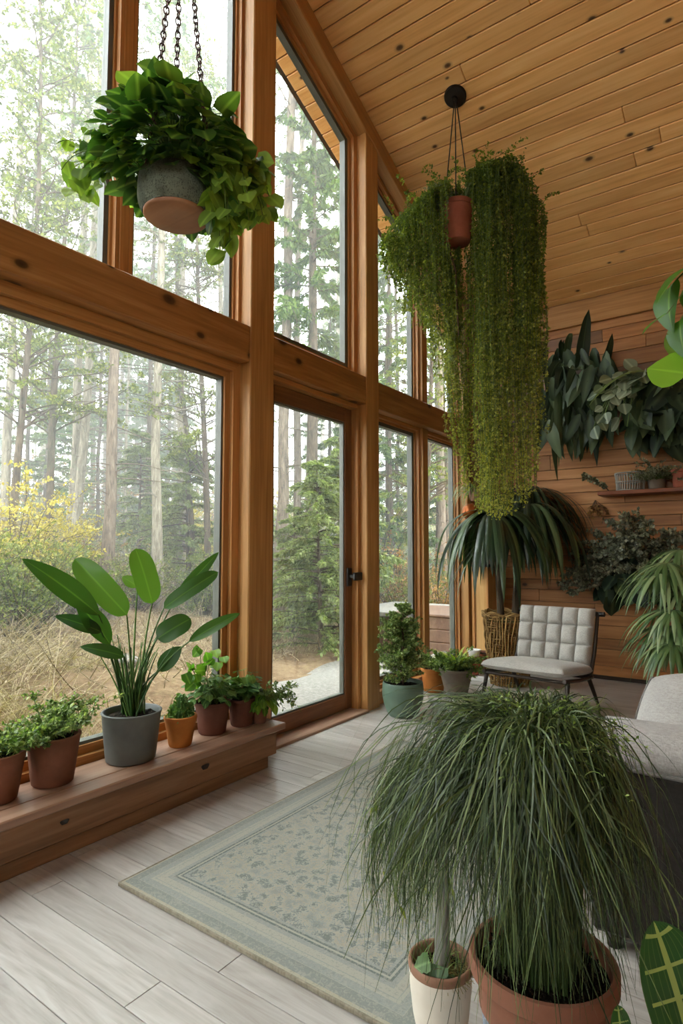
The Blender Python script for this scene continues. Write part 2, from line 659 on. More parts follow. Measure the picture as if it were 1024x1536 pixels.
def fabric(name, c0, c1, scale=220.0, bump=0.4, rough=0.9):
    t = NT(name)
    v = t.obj()
    w1 = t.noise(t.obj((1, 1, 0.25)), scale, 2, 0.6)
    w2 = t.noise(t.obj((0.25, 0.4, 1)), scale, 2, 0.6)
    w3 = t.noise(v, 8, 3, 0.6)
    f = t.math('ADD', t.math('MULTIPLY', w1, 0.4), t.math('ADD', t.math('MULTIPLY', w2, 0.4), t.math('MULTIPLY', w3, 0.2)))
    col = t.ramp(f, [(0.36, lin(*c0)), (0.62, lin(*c1))])
    p = t.pbsdf(col, rough, t.bump(f, bump, 0.004), spec=0.15)
    p.inputs['Sheen Weight'].default_value = 0.15
    return t.done(p)


def glassmat(name, clear=0.96, f0=0.04, tint=(0.97, 0.99, 0.98)):
    t = NT(name)
    tr = t.n('ShaderNodeBsdfTransparent')
    tr.inputs['Color'].default_value = (*[c * clear for c in tint], 1)
    gl = t.n('ShaderNodeBsdfGlossy')
    gl.inputs['Roughness'].default_value = 0.01
    gl.inputs['Color'].default_value = (1, 1, 1, 1)
    lw = t.n('ShaderNodeLayerWeight')
    lw.inputs['Blend'].default_value = 0.5
    mx = t.n('ShaderNodeMixShader')
    t.l(t.math('ADD', t.math('MULTIPLY', t.math('POWER', lw.outputs['Facing'], 5.0), 0.9), f0), mx.inputs[0])
    t.l(tr.outputs[0], mx.inputs[1])
    t.l(gl.outputs[0], mx.inputs[2])
    return t.done(mx)


def rugmat(W, L):
    """faded oriental rug: bands at the border, worn floral field; gc = metres from the corner"""
    t = NT('faded_rug')
    g = t.sep(t.attr('gc', 'Vector'))
    dx = t.math('MINIMUM', g[0], t.math('SUBTRACT', W, g[0]))
    dy = t.math('MINIMUM', g[1], t.math('SUBTRACT', L, g[1]))
    d = t.math('MINIMUM', dx, dy)
    v = t.vec('gc')
    cream, grey, blue, tan = lin(160, 157, 145), lin(138, 142, 137), lin(106, 112, 108), lin(158, 144, 120)
    bands = t.ramp(t.math('MULTIPLY', d, 2.5), [
        (0.0, lin(160, 152, 132)), (0.03, lin(126, 130, 125)), (0.12, cream), (0.125, grey), (0.19, cream), (0.215, grey), (0.225, lin(160, 156, 144)), (0.29, grey),
        (0.335, lin(92, 100, 98)), (0.352, cream), (0.375, lin(92, 100, 98)), (0.392, grey)], 'CONSTANT')
    vo = t.n('ShaderNodeTexVoronoi')
    vo.feature = 'SMOOTH_F1'
    vo.inputs['Scale'].default_value = 26
    t.l(v, vo.inputs['Vector'])
    n1 = t.noise(v, 52, 3, 0.6, 2.2)
    n2 = t.noise(v, 110, 3, 0.7, 1.0)
    n3 = t.noise(v, 5, 3, 0.6)
    f = t.math('ADD', t.math('MULTIPLY', vo.outputs['Distance'], 0.5), t.math('ADD', t.math('MULTIPLY', n1, 0.65), t.math('MULTIPLY', n2, 0.25)))
    field = t.ramp(f, [(0.54, blue), (0.62, lin(134, 140, 136)), (0.67, cream), (0.71, tan), (0.75, lin(150, 150, 142)), (0.80, lin(126, 134, 132)), (0.9, blue)])
    fld = t.math('GREATER_THAN', d, 0.168)
    col = t.mix(fld, bands, field)
    # motifs and wear over the bands
    col = t.mix(t.math('MULTIPLY', t.math('GREATER_THAN', n1, 0.54), 0.45), col, cream)
    col = t.mix(t.math('MULTIPLY', t.math('LESS_THAN', n2, 0.42), 0.35), col, blue)
    col = t.mix(t.math('MULTIPLY', n3, 0.25), col, lin(164, 163, 154))
    pile = t.noise(v, 420, 2, 0.6)
    return t.done(t.pbsdf(col, 0.95, t.bump(pile, 0.5, 0.003), spec=0.1))


def floormat():
    t = NT('washed_oak_floor')
    v = t.vec('gc', (1.0, 16, 16))
    g1 = t.noise(v, 2.2, 6, 0.65, 1.0)
    g2 = t.noise(t.vec('gc', (0.8, 5, 5)), 2.5, 3, 0.5, 2.0)
    f = t.math('ADD', t.math('MULTIPLY', g1, 0.55), t.math('MULTIPLY', g2, 0.45))
    col = t.ramp(f, [(0.28, lin(142, 134, 125)), (0.48, lin(174, 168, 161)), (0.7, lin(197, 193, 188))])
    col = t.mix(1.0, col, t.ramp(t.attr('tint'), [(0, (0.80, 0.79, 0.78)), (1, (1.06, 1.06, 1.06))]), 'MULTIPLY')
    rr = t.math('ADD', t.math('MULTIPLY', g1, 0.2), 0.24)
    return t.done(t.pbsdf(col, rr, t.bump(g1, 0.08, 0.003), spec=0.5))


def barkmat(name, c0, c1, c2):
    t = NT(name)
    tc = t.n('ShaderNodeTexCoord')
    mp = t.n('ShaderNodeMapping')
    mp.inputs['Scale'].default_value = (1, 1, 0.18)
    t.l(tc.outputs['Object'], mp.inputs['Vector'])
    n1 = t.noise(mp.outputs[0], 22, 5, 0.65, 0.5)
    col = t.ramp(n1, [(0.3, lin(*c0)), (0.5, lin(*c1)), (0.72, lin(*c2))])
    return t.done(t.pbsdf(col, 0.95, t.bump(n1, 0.8, 0.02), spec=0.1))


def groundmat():
    t = NT('forest_ground')
    v = t.obj()
    n1 = t.noise(v, 1.1, 5, 0.6, 0.4)
    n2 = t.noise(v, 14, 4, 0.7)
    col = t.ramp(t.math('ADD', t.math('MULTIPLY', n1, 0.6), t.math('MULTIPLY', n2, 0.4)),
                 [(0.32, lin(70, 58, 44)), (0.46, lin(112, 92, 70)), (0.58, lin(138, 118, 92)), (0.70, lin(104, 102, 70))])
    return t.done(t.pbsdf(col, 1.0, t.bump(n2, 0.8, 0.05), spec=0.05))


def wickermat(name, c0, c1, c2):
    t = NT(name)
    v = t.vec('gc', (6, 60, 60))
    n1 = t.noise(v, 1.5, 3)
    col = t.ramp(n1, [(0.3, lin(*c0)), (0.5, lin(*c1)), (0.7, lin(*c2))])
    col = t.mix(1.0, col, t.ramp(t.attr('tint'), [(0, (0.6,) * 3), (1, (1.15,) * 3)]), 'MULTIPLY')
    return t.done(t.pbsdf(col, 0.7, None, spec=0.25))


M = {}
M['beam'] = wood('beam_fir', (130, 84, 46), (164, 112, 62), (190, 142, 88), knots=0.75, knot_scale=4.2, grain=22, tint_amt=0.12, kr=1.7)
M['post'] = wood('post_fir', (152, 106, 58), (182, 132, 76), (204, 158, 100), knots=0.0, grain=40, tint_amt=0.1)
M['sash'] = wood('sash_fir', (158, 106, 56), (186, 130, 74), (206, 154, 96), knots=0.0, grain=40, tint_amt=0.12)
M['door_wood'] = wood('door_fir', (100, 64, 40), (126, 84, 54), (148, 104, 68), knots=0.0, grain=40, tint_amt=0.1)
M['ceiling'] = wood('ceiling_pine', (212, 156, 92), (236, 184, 116), (246, 202, 138), knots=0.6, knot_scale=3.6, grain=18, tint_amt=0.14)
M['wallwood'] = wood('wall_boards', (126, 80, 46), (168, 114, 66), (194, 142, 90), knots=0.2, grain=16, tint_amt=0.38, grey=(112, 92, 80))
M['bench'] = wood('bench_wood', (100, 70, 46), (134, 99, 68), (162, 125, 92), knots=0.25, knot_scale=2.4, grain=16, tint_amt=0.14, rough=0.5)
M['benchtop'] = wood('bench_top_wood', (130, 98, 78), (158, 124, 102), (180, 150, 128), knots=0.0, grain=20, tint_amt=0.14, rough=0.36, spec=0.5)
M['ply'] = wood('pale_ply', (186, 138, 80), (206, 160, 98), (220, 178, 118), knots=0.0, grain=14, tint_amt=0.1)
M['shelf'] = wood('shelf_wood', (96, 50, 28), (126, 70, 42), (150, 90, 56), knots=0.0, grain=20, tint_amt=0.1)
M['floor'] = floormat()
M['gasket'] = plain('grey_window_strip', (96, 98, 90), 0.4)
M['black'] = plain('black_metal', (26, 25, 24), 0.4)
M['bronze'] = plain('dark_bronze', (44, 38, 34), 0.4, 0.6)
M['dark_wood'] = wood('dark_chair_wood', (28, 20, 15), (44, 33, 25), (60, 46, 35), knots=0.0, grain=30, tint_amt=0.1)
M['glass'] = glassmat('window_glass')
M['bowlglass'] = glassmat('bowl_glass', 0.90, tint=(0.93, 0.97, 0.95))
M['rope'] = plain('dark_cord', (52, 42, 32), 0.9)
M['chain'] = plain('rusty_chain', (92, 70, 66), 0.55, 0.5)
M['soil'] = soilmat()
M['terra'] = claymat('terracotta', (112, 72, 54), (136, 90, 70))
M['terra_dark'] = claymat('dark_terracotta', (86, 52, 40), (110, 68, 54))
M['terra_red'] = claymat('red_terracotta', (136, 74, 56), (158, 92, 70), bump=0.3)
M['ochre'] = claymat('ochre_clay', (164, 98, 42), (184, 118, 56))
M['greymetal'] = claymat('grey_zinc', (72, 76, 74), (98, 102, 98), rough=0.5, scale=5, bump=0.05, spec=0.5)
M['greenpot'] = claymat('green_glaze', (84, 106, 90), (98, 120, 104), rough=0.4, scale=3, bump=0.03, spec=0.5)
M['taupe'] = claymat('taupe_clay', (98, 88, 78), (124, 114, 102), rough=0.6)
M['whitepot'] = claymat('white_ceramic', (206, 196, 180), (224, 216, 202), rough=0.5, scale=5, bump=0.06)
M['potrim'] = claymat('brown_rim', (128, 92, 72), (150, 112, 90))
M['bluegrey'] = claymat('blue_grey_stone', (96, 104, 116), (122, 130, 140), rough=0.8, speck=(160, 164, 170))
M['mossypot'] = claymat('mossy_stone', (70, 76, 66), (112, 118, 102), rough=0.95, scale=14, bump=0.9, speck=(56, 60, 50))
M['potbase'] = wood('pot_underside', (120, 80, 56), (160, 112, 80), (182, 134, 98), knots=0.0, grain=3, tint_amt=0.1)
M['copper'] = plain('copper_glaze', (176, 98, 48), 0.3, 0.55)
M['pinkpot'] = claymat('pink_clay', (168, 126, 112), (190, 148, 132))
M['white'] = plain('white_paint', (226, 224, 220), 0.5)
M['rust'] = claymat('rust_clay', (130, 66, 46), (156, 84, 60), rough=0.4)
M['sofa'] = fabric('grey_linen', (140, 136, 132), (174, 170, 166), 260, 0.4)
M['sofashade'] = fabric('sofa_base_shaded', (34, 31, 28), (48, 44, 40), 150, 0.5)  # shade on the sofa's end is put into this near-black cloth
M['chairfab'] = fabric('pale_chair_cloth', (158, 154, 148), (190, 187, 180), 260, 0.25)
M['piping'] = fabric('dark_piping', (84, 80, 76), (112, 108, 104), 200, 0.3)
M['rugedge'] = fabric('rug_binding', (112, 104, 88), (146, 138, 120), 120, 0.6)
M['jute'] = fabric('pale_jute', (150, 138, 112), (200, 190, 164), 70, 1.0)
M['bark_brown'] = barkmat('brown_bark', (64, 56, 48), (104, 92, 80), (138, 126, 110))
M['bark_grey'] = barkmat('grey_bark', (88, 82, 70), (130, 122, 106), (168, 160, 144))
M['bark_dark'] = barkmat('dark_bark', (48, 42, 36), (82, 72, 60), (112, 100, 84))
M['ground'] = groundmat()
M['gravel'] = claymat('pale_gravel', (112, 108, 102), (150, 146, 138), rough=0.95, scale=30, bump=0.8, speck=(88, 84, 78))
M['needle'] = leafmat('fir_needles', (52, 74, 40), (82, 104, 56), (120, 138, 80), 0.3, 0.6, spec=0.2)
M['needle_blue'] = leafmat('pine_needles', (62, 82, 60), (92, 112, 82), (126, 142, 104), 0.3, 0.6, spec=0.2)
M['needle_hazed'] = leafmat('young_needles_hazed', (84, 98, 60), (118, 130, 82), (154, 162, 110), 0.35, 0.6, spec=0.2)  # light young fir green, paled further to imitate haze in the colour
M['yellowleaf'] = leafmat('autumn_leaves', (134, 120, 50), (176, 158, 72), (200, 186, 106), 0.4, 0.6, spec=0.2)
M['shrubleaf'] = leafmat('shrub_leaves', (70, 84, 42), (104, 116, 58), (146, 148, 80), 0.35, 0.6, spec=0.2)
M['rustleaf'] = leafmat('russet_leaves', (110, 76, 48), (150, 108, 70), (170, 136, 90), 0.35, 0.6, spec=0.2)
M['drygrass'] = leafmat('dry_grass', (104, 90, 72), (150, 134, 110), (186, 172, 146), 0.3, 0.8, spec=0.1)
M['wicker'] = wickermat('wicker', (96, 68, 36), (164, 128, 76), (206, 176, 118))
M['pothos'] = leafmat('heart_leaf_green', (38, 70, 28), (66, 104, 42), (142, 170, 74), 0.42, 0.38, vein=0.25)
M['trail'] = leafmat('tiny_trailing_leaf', (72, 92, 36), (124, 138, 54), (188, 188, 96), 0.45, 0.5, spec=0.25)
M['trail_grey'] = leafmat('grey_wiry_leaf', (84, 92, 78), (116, 124, 104), (150, 154, 130), 0.25, 0.6, spec=0.2)
M['bird'] = leafmat('paddle_leaf', (36, 66, 30), (58, 96, 38), (98, 136, 54), 0.36, 0.34, vein=0.18, spec=0.5)
M['birdstem'] = leafmat('paddle_stalk', (44, 76, 36), (74, 108, 52), (104, 136, 70), 0.1, 0.45)
M['shrub_in'] = leafmat('small_shrub_leaf', (64, 90, 42), (106, 134, 66), (162, 180, 108), 0.35, 0.45)
M['fern_in'] = leafmat('soft_fern_leaf', (78, 104, 54), (124, 148, 86), (176, 190, 132), 0.35, 0.5)
M['cactus'] = leafmat('cactus_green', (48, 84, 38), (78, 118, 50), (116, 150, 70), 0.15, 0.5)
M['pepero'] = leafmat('round_leaf', (44, 80, 34), (78, 112, 54), (118, 146, 84), 0.3, 0.35, vein=0.25, spec=0.5)
M['bright'] = leafmat('bright_leaf', (52, 92, 30), (84, 130, 42), (134, 170, 70), 0.45, 0.38, vein=0.22)
M['limeleaf'] = leafmat('lime_leaf', (92, 128, 36), (138, 166, 58), (196, 204, 104), 0.4, 0.45)
M['strap'] = leafmat('dark_strap_leaf', (30, 46, 30), (48, 68, 42), (94, 116, 80), 0.15, 0.3, vein=0.2, spec=0.6)
M['darkleaf'] = leafmat('dark_wall_leaf', (26, 40, 28), (42, 58, 38), (80, 96, 66), 0.15, 0.5, vein=0.2, spec=0.3)
M['silver'] = leafmat('silver_leaf', (84, 100, 80), (116, 130, 106), (154, 164, 140), 0.25, 0.4, vein=0.35)
M['duskleaf'] = leafmat('dusky_small_leaf', (72, 76, 62), (114, 118, 98), (168, 170, 146), 0.25, 0.5)
M['palm'] = leafmat('palm_leaf', (48, 72, 38), (84, 108, 62), (152, 168, 122), 0.25, 0.35, spec=0.5)
M['spider'] = leafmat('striped_leaf', (92, 122, 70), (120, 148, 92), (150, 170, 120), 0.3, 0.4, edge=(206, 212, 176))
M['grass_in'] = leafmat('weeping_blade', (36, 50, 26), (64, 80, 42), (116, 132, 84), 0.22, 0.42, spec=0.4)
M['zebra'] = leafmat('zebra_leaf', (26, 62, 20), (34, 78, 26), (44, 92, 32), 0.2, 0.35, stripes=((160, 174, 96), 5.0, 0.06))
M['stem'] = leafmat('green_stem', (70, 92, 44), (96, 118, 58), (120, 140, 76), 0.1, 0.5)
M['twig'] = plain('brown_twig', (94, 74, 54), 0.8)
M['trunk_grey'] = barkmat('smooth_grey_trunk', (108, 104, 98), (142, 138, 132), (168, 164, 158))
M['moss'] = leafmat('dry_moss', (92, 84, 50), (128, 118, 74), (160, 150, 104), 0.2, 0.8, spec=0.1)
M['hutwood'] = wood('hut_wood', (84, 62, 52), (108, 82, 68), (128, 100, 84), knots=0.0, grain=12, tint_amt=0.2)
M['leafgreyw'] = plain('wire_grey', (150, 146, 136), 0.5, 0.4)
M['darkpot'] = claymat('dark_brown_pot', (52, 42, 36), (70, 58, 48))
# ------------------------------------------------------------------ the room
XW = -2.5            # room face of the posts
XR, YB, YF = 2.2, 6.1, -3.0
RIDGE_Y, RIDGE_Z, SL = 1.4, 5.83, 0.45
ANG = math.atan(SL)


def zroof(y):
    return RIDGE_Z - SL * abs(y - RIDGE_Y)


def slope_matrix(sign):
    m = np.eye(4)
    m[:3, 0] = (1, 0, 0)
    m[:3, 1] = (0, sign * math.cos(ANG), -math.sin(ANG))
    m[:3, 2] = (0, sign * math.sin(ANG), math.cos(ANG))
    m[:3, 3] = (0, RIDGE_Y, RIDGE_Z)
    return m


def boards(mb, a0, a1, rows, place, rng, lo=1.3, hi=3.4):
    """rows of boards with staggered joints; place(mb, a, b, row)"""
    for r in rows:
        a = a0 - rng.uniform(0, hi)
        while a < a1:
            b = a + rng.uniform(lo, hi)
            p, q = max(a, a0), min(b, a1)
            if q - p > 0.03:
                place(mb, p, q, r)
            a = b


rng = np.random.RandomState(11)
# floor
mb = MB()
rows = [(y, y + 0.118) for y in np.arange(YF, YB, 0.118)]
boards(mb, -2.74, XR, rows, lambda m, a, b, r: m.box((a + 0.0010, r[0] + 0.0014, -0.02), (b - 0.0010, r[1] - 0.0014, 0), 0.0009, 0), rng, 1.5, 3.2)
fl = structure('floor', mb, M['floor'], 'pale washed oak plank floor of the garden room', 'floor')
mb = MB()
mb.box((-2.74, YF - 0.1, -0.25), (XR + 0.1, YB + 0.1, -0.024), 0.002, 0)
structure('trim_1', mb, M['dark_wood'], 'dark subfloor slab under the oak planks', 'subfloor')

# ceiling: boards across the room on both slopes
mb = MB()
for sign, smax in ((1, (YB + 0.06 - RIDGE_Y) / math.cos(ANG)), (-1, (RIDGE_Y - YF + 0.06) / math.cos(ANG))):
    mb.M = slope_matrix(sign)
    rows = [(s, min(s + 0.127, smax)) for s in np.arange(0, smax - 0.02, 0.127)]
    boards(mb, -2.95, XR + 0.05, rows, lambda m, a, b, r: m.box((a + 0.001, r[0] + 0.003, 0), (b - 0.001, r[1] - 0.003, 0.026), 0.0085, 0), rng, 2.6, 6.0)
structure('ceiling', mb, M['ceiling'], 'sloping knotty pine board ceiling', 'ceiling')
mb = MB()
for sign, smax in ((1, (YB + 0.25 - RIDGE_Y) / math.cos(ANG)), (-1, (RIDGE_Y - YF + 0.25) / math.cos(ANG))):
    mb.M = slope_matrix(sign)
    mb.box((-3.0, -0.02, 0.024), (XR + 0.15, smax, 0.2), 0.002, 0)
structure('roof', mb, M['dark_wood'], 'dark roof deck above the pine boards', 'roof')

# back wall of mixed boards
mb = MB()
z = 0.0
rows = []
while z < zroof(YB) - 0.02:
    h = rng.choice([0.10, 0.12, 0.125, 0.14, 0.155])
    rows.append((z, min(z + h, zroof(YB) + 0.01)))
    z += h
boards(mb, XW - 0.2, XR, rows, lambda m, a, b, r: m.box((a + 0.001, YB + rng.uniform(0, 0.004), r[0] + 0.0018), (b - 0.001, YB + 0.025, r[1] - 0.0018), 0.003, 0), rng, 0.7, 2.6)
structure('wall_back', mb, M['wallwood'], 'back wall of mixed brown timber boards', 'wall')
mb = MB()
mb.box((-2.75, YB + 0.027, -0.2), (XR + 0.1, YB + 0.15, zroof(YB) + 0.05), 0.002, 0)
structure('wall_outer', mb, M['dark_wood'], 'dark sheathing behind the back wall boards', 'wall')
mb = MB()
mb.box((XW, YB - 0.035, zroof(YB) - 0.26), (XR, YB - 0.001, zroof(YB) - 0.02), 0.004, 0)
structure('trim_2', mb, M['post'], 'wide orange board along the top of the back wall', 'trim')
mb = MB()
mb.box((XW, YB - 0.016, 0.0), (XR, YB - 0.001, 0.035), 0.003, 0, tint=0.0)
structure('baseboard_back', mb, M['dark_wood'], 'thin dark skirting at the foot of the back wall', 'baseboard')


def prism(mb, poly, x0, x1, tint=0.5):
    n = len(poly)
    V = [(x0, y, z) for y, z in poly] + [(x1, y, z) for y, z in poly]
    T = [(0, i + 1, i) for i in range(1, n - 1)] + [(n, n + i, n + i + 1) for i in range(1, n - 1)]
    Q = [(i, (i + 1) % n, n + (i + 1) % n, n + i) for i in range(n)]
    V = np.array(V, float)
    return mb.add(V, Q, T, tint, V[:, [1, 2, 0]])


mb = MB()
prism(mb, [(YF - 0.1, -0.2), (YB + 0.15, -0.2), (YB + 0.15, zroof(YB) - 0.03), (RIDGE_Y, RIDGE_Z + 0.01), (YF - 0.1, zroof(YF) - 0.03)], XR, XR + 0.12)
structure('wall_right', mb, M['wallwood'], 'plain timber wall on the far side from the windows', 'wall')
mb = MB()
fx0, fx1, fz0, fz1 = -1.3, 1.4, 2.2, 3.4  # opening for the added window
mb.box((XW - 0.2, YF - 0.12, -0.2), (XR, YF, fz0), 0.002, 0)
mb.box((XW - 0.2, YF - 0.12, fz1), (XR, YF, zroof(YF)), 0.002, 0)
mb.box((XW - 0.2, YF - 0.12, fz0), (fx0, YF, fz1), 0.002, 2)
mb.box((fx1, YF - 0.12, fz0), (XR, YF, fz1), 0.002, 2)
structure('wall_front', mb, M['wallwood'], 'timber wall behind the viewer', 'wall')

# posts and beams of the window wall
POSTS = [(-2.98, -2.80), (-0.75, -0.55), (2.55, 2.76), (3.83, 4.01), (5.72, 5.84)]
post_lab = ['end post of the window wall behind the viewer', 'post of the window wall outside the picture', 'thick fir post between the wide window and the door',
            'fir post on the handle side of the glass door', 'slim fir post by the back corner']
N_TRIM = 3
for (a, b), lab in zip(POSTS, post_lab):
    mb = MB()
    mb.box((XW - 0.22, a, -0.2), (XW, b, min(zroof(a), zroof(b)) - 0.06), 0.006, 2)
    structure(f'trim_{N_TRIM}', mb, M['post'], lab, 'post')
    N_TRIM += 1
BEAM_Z = (2.35, 2.57)
beam_lab = ['beam of the window wall behind the viewer', 'knotty beam across the wide window', 'knotty beam over the glass door', 'beam over the corner windows']
for k in range(4):
    mb = MB()
    mb.box((XW - 0.21, POSTS[k][1] + 0.001, BEAM_Z[0]), (XW - 0.004, POSTS[k + 1][0] - 0.001, BEAM_Z[1]), 0.006, 1)
    structure(f'trim_{N_TRIM}', mb, M['beam'], beam_lab[k], 'beam')
    N_TRIM += 1
for sign, smax, lab in ((1, (YB - RIDGE_Y) / math.cos(ANG), 'raking fir rafter over the windows down to the back corner'), (-1, (RIDGE_Y - YF) / math.cos(ANG), 'raking fir rafter behind the viewer')):
    mb = MB()
    mb.M = slope_matrix(sign)
    mb.box((XW - 0.16, 0.0 if sign > 0 else 0.07, -0.15), (XW + 0.012, smax, -0.001), 0.006, 1)
    structure(f'trim_{N_TRIM}', mb, M['post'], lab, 'rafter')
    N_TRIM += 1
mb = MB()
prism(mb, [(5.842, -0.2), (YB + 0.02, -0.2), (YB + 0.02, zroof(YB) - 0.02), (5.842, zroof(5.842) - 0.16)], XW - 0.14, XW - 0.02)
structure('wall_left', mb, M['wallwood'], 'narrow timber wall panel in the window corner', 'wall')
mb = MB()
mb.box((XW - 0.22, POSTS[0][0], -0.2), (XW - 0.1, 2.55, 0.21), 0.004, 1)
structure('wall_low', mb, M['bench'], 'low wall under the wide window behind the ledge', 'wall')
mb = MB()
mb.box((XW - 0.22, 4.01, -0.2), (XW - 0.04, 5.72, 0.10), 0.004, 1)
structure('trim_20', mb, M['sash'], 'low timber sill under the corner windows', 'sill')

FRX0, FRX1 = XW - 0.20, XW - 0.09      # frames
GX0, GX1 = XW - 0.172, XW - 0.164      # glass


def rake_top(a, b, drop):
    """top edge of a window under the roof between y = a and b"""
    pts = [(b, zroof(b) - drop)]
    if a < RIDGE_Y < b:
        pts.append((RIDGE_Y, RIDGE_Z - drop))
    pts.append((a, zroof(a) - drop))
    return pts


def inset_bars(mb, poly, w, x0, x1, axis_tint=0.5):
    """a frame of width w along a closed polygon, as mitred prisms"""
    n = len(poly)
    P = np.array(poly, float)
    inner = []
    for i in range(n):
        p, a, b = P[i], P[i - 1], P[(i + 1) % n]
        d1, d2 = nrm(p - a), nrm(b - p)
        n1, n2 = np.array([-d1[1], d1[0]]), np.array([-d2[1], d2[0]])
        h = n1 + n2
        inner.append(p + h * (w / max(0.2, (1 + np.dot(n1, n2)))))
    for i in range(n):
        j = (i + 1) % n
        quad = [P[i], P[j], inner[j], inner[i]]
        d = nrm(P[j] - P[i])
        V = np.array([(x0, y, z) for y, z in quad] + [(x1, y, z) for y, z in quad])
        gc = np.stack([V[:, 1] * d[0] + V[:, 2] * d[1], -V[:, 1] * d[1] + V[:, 2] * d[0], V[:, 0]], 1) + RNG.uniform(0, 30, 3)
        T = []
        Q = [(0, 3, 2, 1), (4, 5, 6, 7), (0, 1, 5, 4), (1, 2, 6, 5), (2, 3, 7, 6), (3, 0, 4, 7)]
        # separate vertices for every face keep the edges crisp
        for q in Q:
            mb.add(V[list(q)], [(0, 1, 2, 3)], None, RNG.uniform(0, 1), gc[list(q)])
    return [tuple(p) for p in inner]


N_WIN = 1


def window(poly, label, w=0.055, sash=0.04, strip=0.014):
    """poly counter-clockwise in (y, z)"""
    global N_WIN
    o = thing(f'window_{N_WIN}', label, 'window', (XW - 0.15, poly[0][0], poly[0][1]), kind='structure')
    N_WIN += 1
    mb = MB()
    p1 = inset_bars(mb, poly, w, FRX0, FRX1)
    mb.build('frame', M['sash'], o, False)
    mb = MB()
    p2 = inset_bars(mb, p1, sash, FRX0 + 0.01, FRX1 - 0.03)
    mb.build('sash', M['sash'], o, False)
    mb = MB()
    p3 = inset_bars(mb, p2, strip, FRX0 + 0.015, FRX1 - 0.045)
    mb.build('glazing_strip', M['gasket'], o, False)
    mb = MB()
    prism(mb, p3, GX0, GX1)
    mb.build('pane', M['glass'], o, False)
    return o


def rect(a, b, z0, z1):
    return [(a, z0), (b, z0), (b, z1), (a, z1)]


zt = BEAM_Z[1]
o = thing('window_1', 'wide window added for light in the unseen wall behind the viewer', 'window', (fx0, YF - 0.06, fz0), kind='structure')  # added in the unseen wall so daylight reaches the ceiling
N_WIN = 2
mb = MB()
for a, b in (((fx0, fz0), (fx1, fz0 + 0.06)), ((fx0, fz1 - 0.06), (fx1, fz1))):
    mb.box((a[0], YF - 0.10, a[1]), (b[0], YF - 0.02, b[1]), 0.004, 0)
for x_ in (fx0, (fx0 + fx1) / 2 - 0.03, fx1 - 0.06):
    mb.box((x_, YF - 0.10, fz0 + 0.06), (x_ + 0.06, YF - 0.02, fz1 - 0.06), 0.004, 2)
mb.build('frame', M['sash'], o, False)
for x_ in (fx0 + 0.06, (fx0 + fx1) / 2 + 0.03):
    mb = MB()
    mb.box((x_, YF - 0.064, fz0 + 0.06), (x_ + (fx1 - fx0) / 2 - 0.09, YF - 0.056, fz1 - 0.06), 0.001, 0)
    mb.build('pane', M['glass'], o, False)
window(rect(-2.80, -0.75, 0.21, 2.35), 'lower window behind the viewer')
window([(-2.80, zt), (-0.75, zt)] + rake_top(-2.80, -0.75, 0.165), 'upper window behind the viewer')
window(rect(-0.55, 2.55, 0.21, 2.35), 'wide lower picture window over the plant ledge')
window([(-0.55, zt), (1.70, zt)] + rake_top(-0.55, 1.70, 0.165), 'tall upper window with the heart-leaf basket hanging in front', w=0.022, sash=0.014, strip=0.026)
window([(1.755, zt), (2.55, zt)] + rake_top(1.755, 2.55, 0.165), 'narrow upper window beside the thick post', w=0.022, sash=0.016, strip=0.02)
mb = MB()
mb.box((XW - 0.2, 1.70, zt), (XW - 0.085, 1.755, zroof(1.755) - 0.1), 0.004, 2)
structure('trim_21', mb, M['sash'], 'upright mullion of the upper window behind the heart-leaf basket', 'mullion')
window([(2.76, zt), (3.83, zt)] + rake_top(2.76, 3.83, 0.165), 'upper window over the glass door', w=0.045, sash=0.025, strip=0.035)
window([(4.01, zt), (4.87, zt)] + rake_top(4.01, 4.87, 0.165), 'upper window behind the trailing basket', w=0.03, sash=0.02, strip=0.02)
window([(4.97, zt), (5.72, zt)] + rake_top(4.97, 5.72, 0.165), 'small upper window by the back corner', w=0.03, sash=0.02)
window(rect(4.01, 4.87, 0.10, 2.35), 'lower corner window beside the door post', w=0.03, sash=0.02, strip=0.03)
window(rect(4.97, 5.72, 0.10, 2.35), 'lower window nearest the back corner', w=0.03, sash=0.02)
mb = MB()
mb.box((XW - 0.2, 4.87, 0.1), (XW - 0.06, 4.97, 2.35), 0.004, 2)
structure('trim_22', mb, M['post'], 'slim mullion between the two lower corner windows', 'mullion')
mb = MB()
mb.box((XW - 0.2, 4.87, zt), (XW - 0.06, 4.97, zroof(4.97) - 0.1), 0.004, 2)
structure('trim_23', mb, M['post'], 'slim mullion between the two upper corner windows', 'mullion')

# the glass door
o = thing('door_1', 'glazed fir door to the terrace with black lever handle', 'door', (XW - 0.15, 2.8, 0.02), kind='structure')
mb = MB()
jb = 0.035
mb.box((XW - 0.2, 2.762, 0.0), (XW - 0.06, 2.762 + jb, 2.348), 0.003, 2)
mb.box((XW - 0.2, 3.828 - jb, 0.0), (XW - 0.06, 3.828, 2.348), 0.003, 2)
mb.box((XW - 0.2, 2.762 + jb, 2.348 - jb), (XW - 0.06, 3.828 - jb, 2.348), 0.003, 1)
mb.build('jamb', M['sash'], o, False)
da, db, dz0, dz1 = 2.80, 3.79, 0.025, 2.31
mb = MB()
mb.box((XW - 0.17, da, dz0), (XW - 0.115, da + 0.09, dz1), 0.004, 2)
mb.box((XW - 0.17, db - 0.09, dz0), (XW - 0.115, db, dz1), 0.004, 2)
mb.box((XW - 0.17, da + 0.0905, dz1 - 0.11), (XW - 0.115, db - 0.0905, dz1), 0.004, 1)
mb.box((XW - 0.17, da + 0.0905, dz0), (XW - 0.115, db - 0.0905, dz0 + 0.11), 0.004, 1)
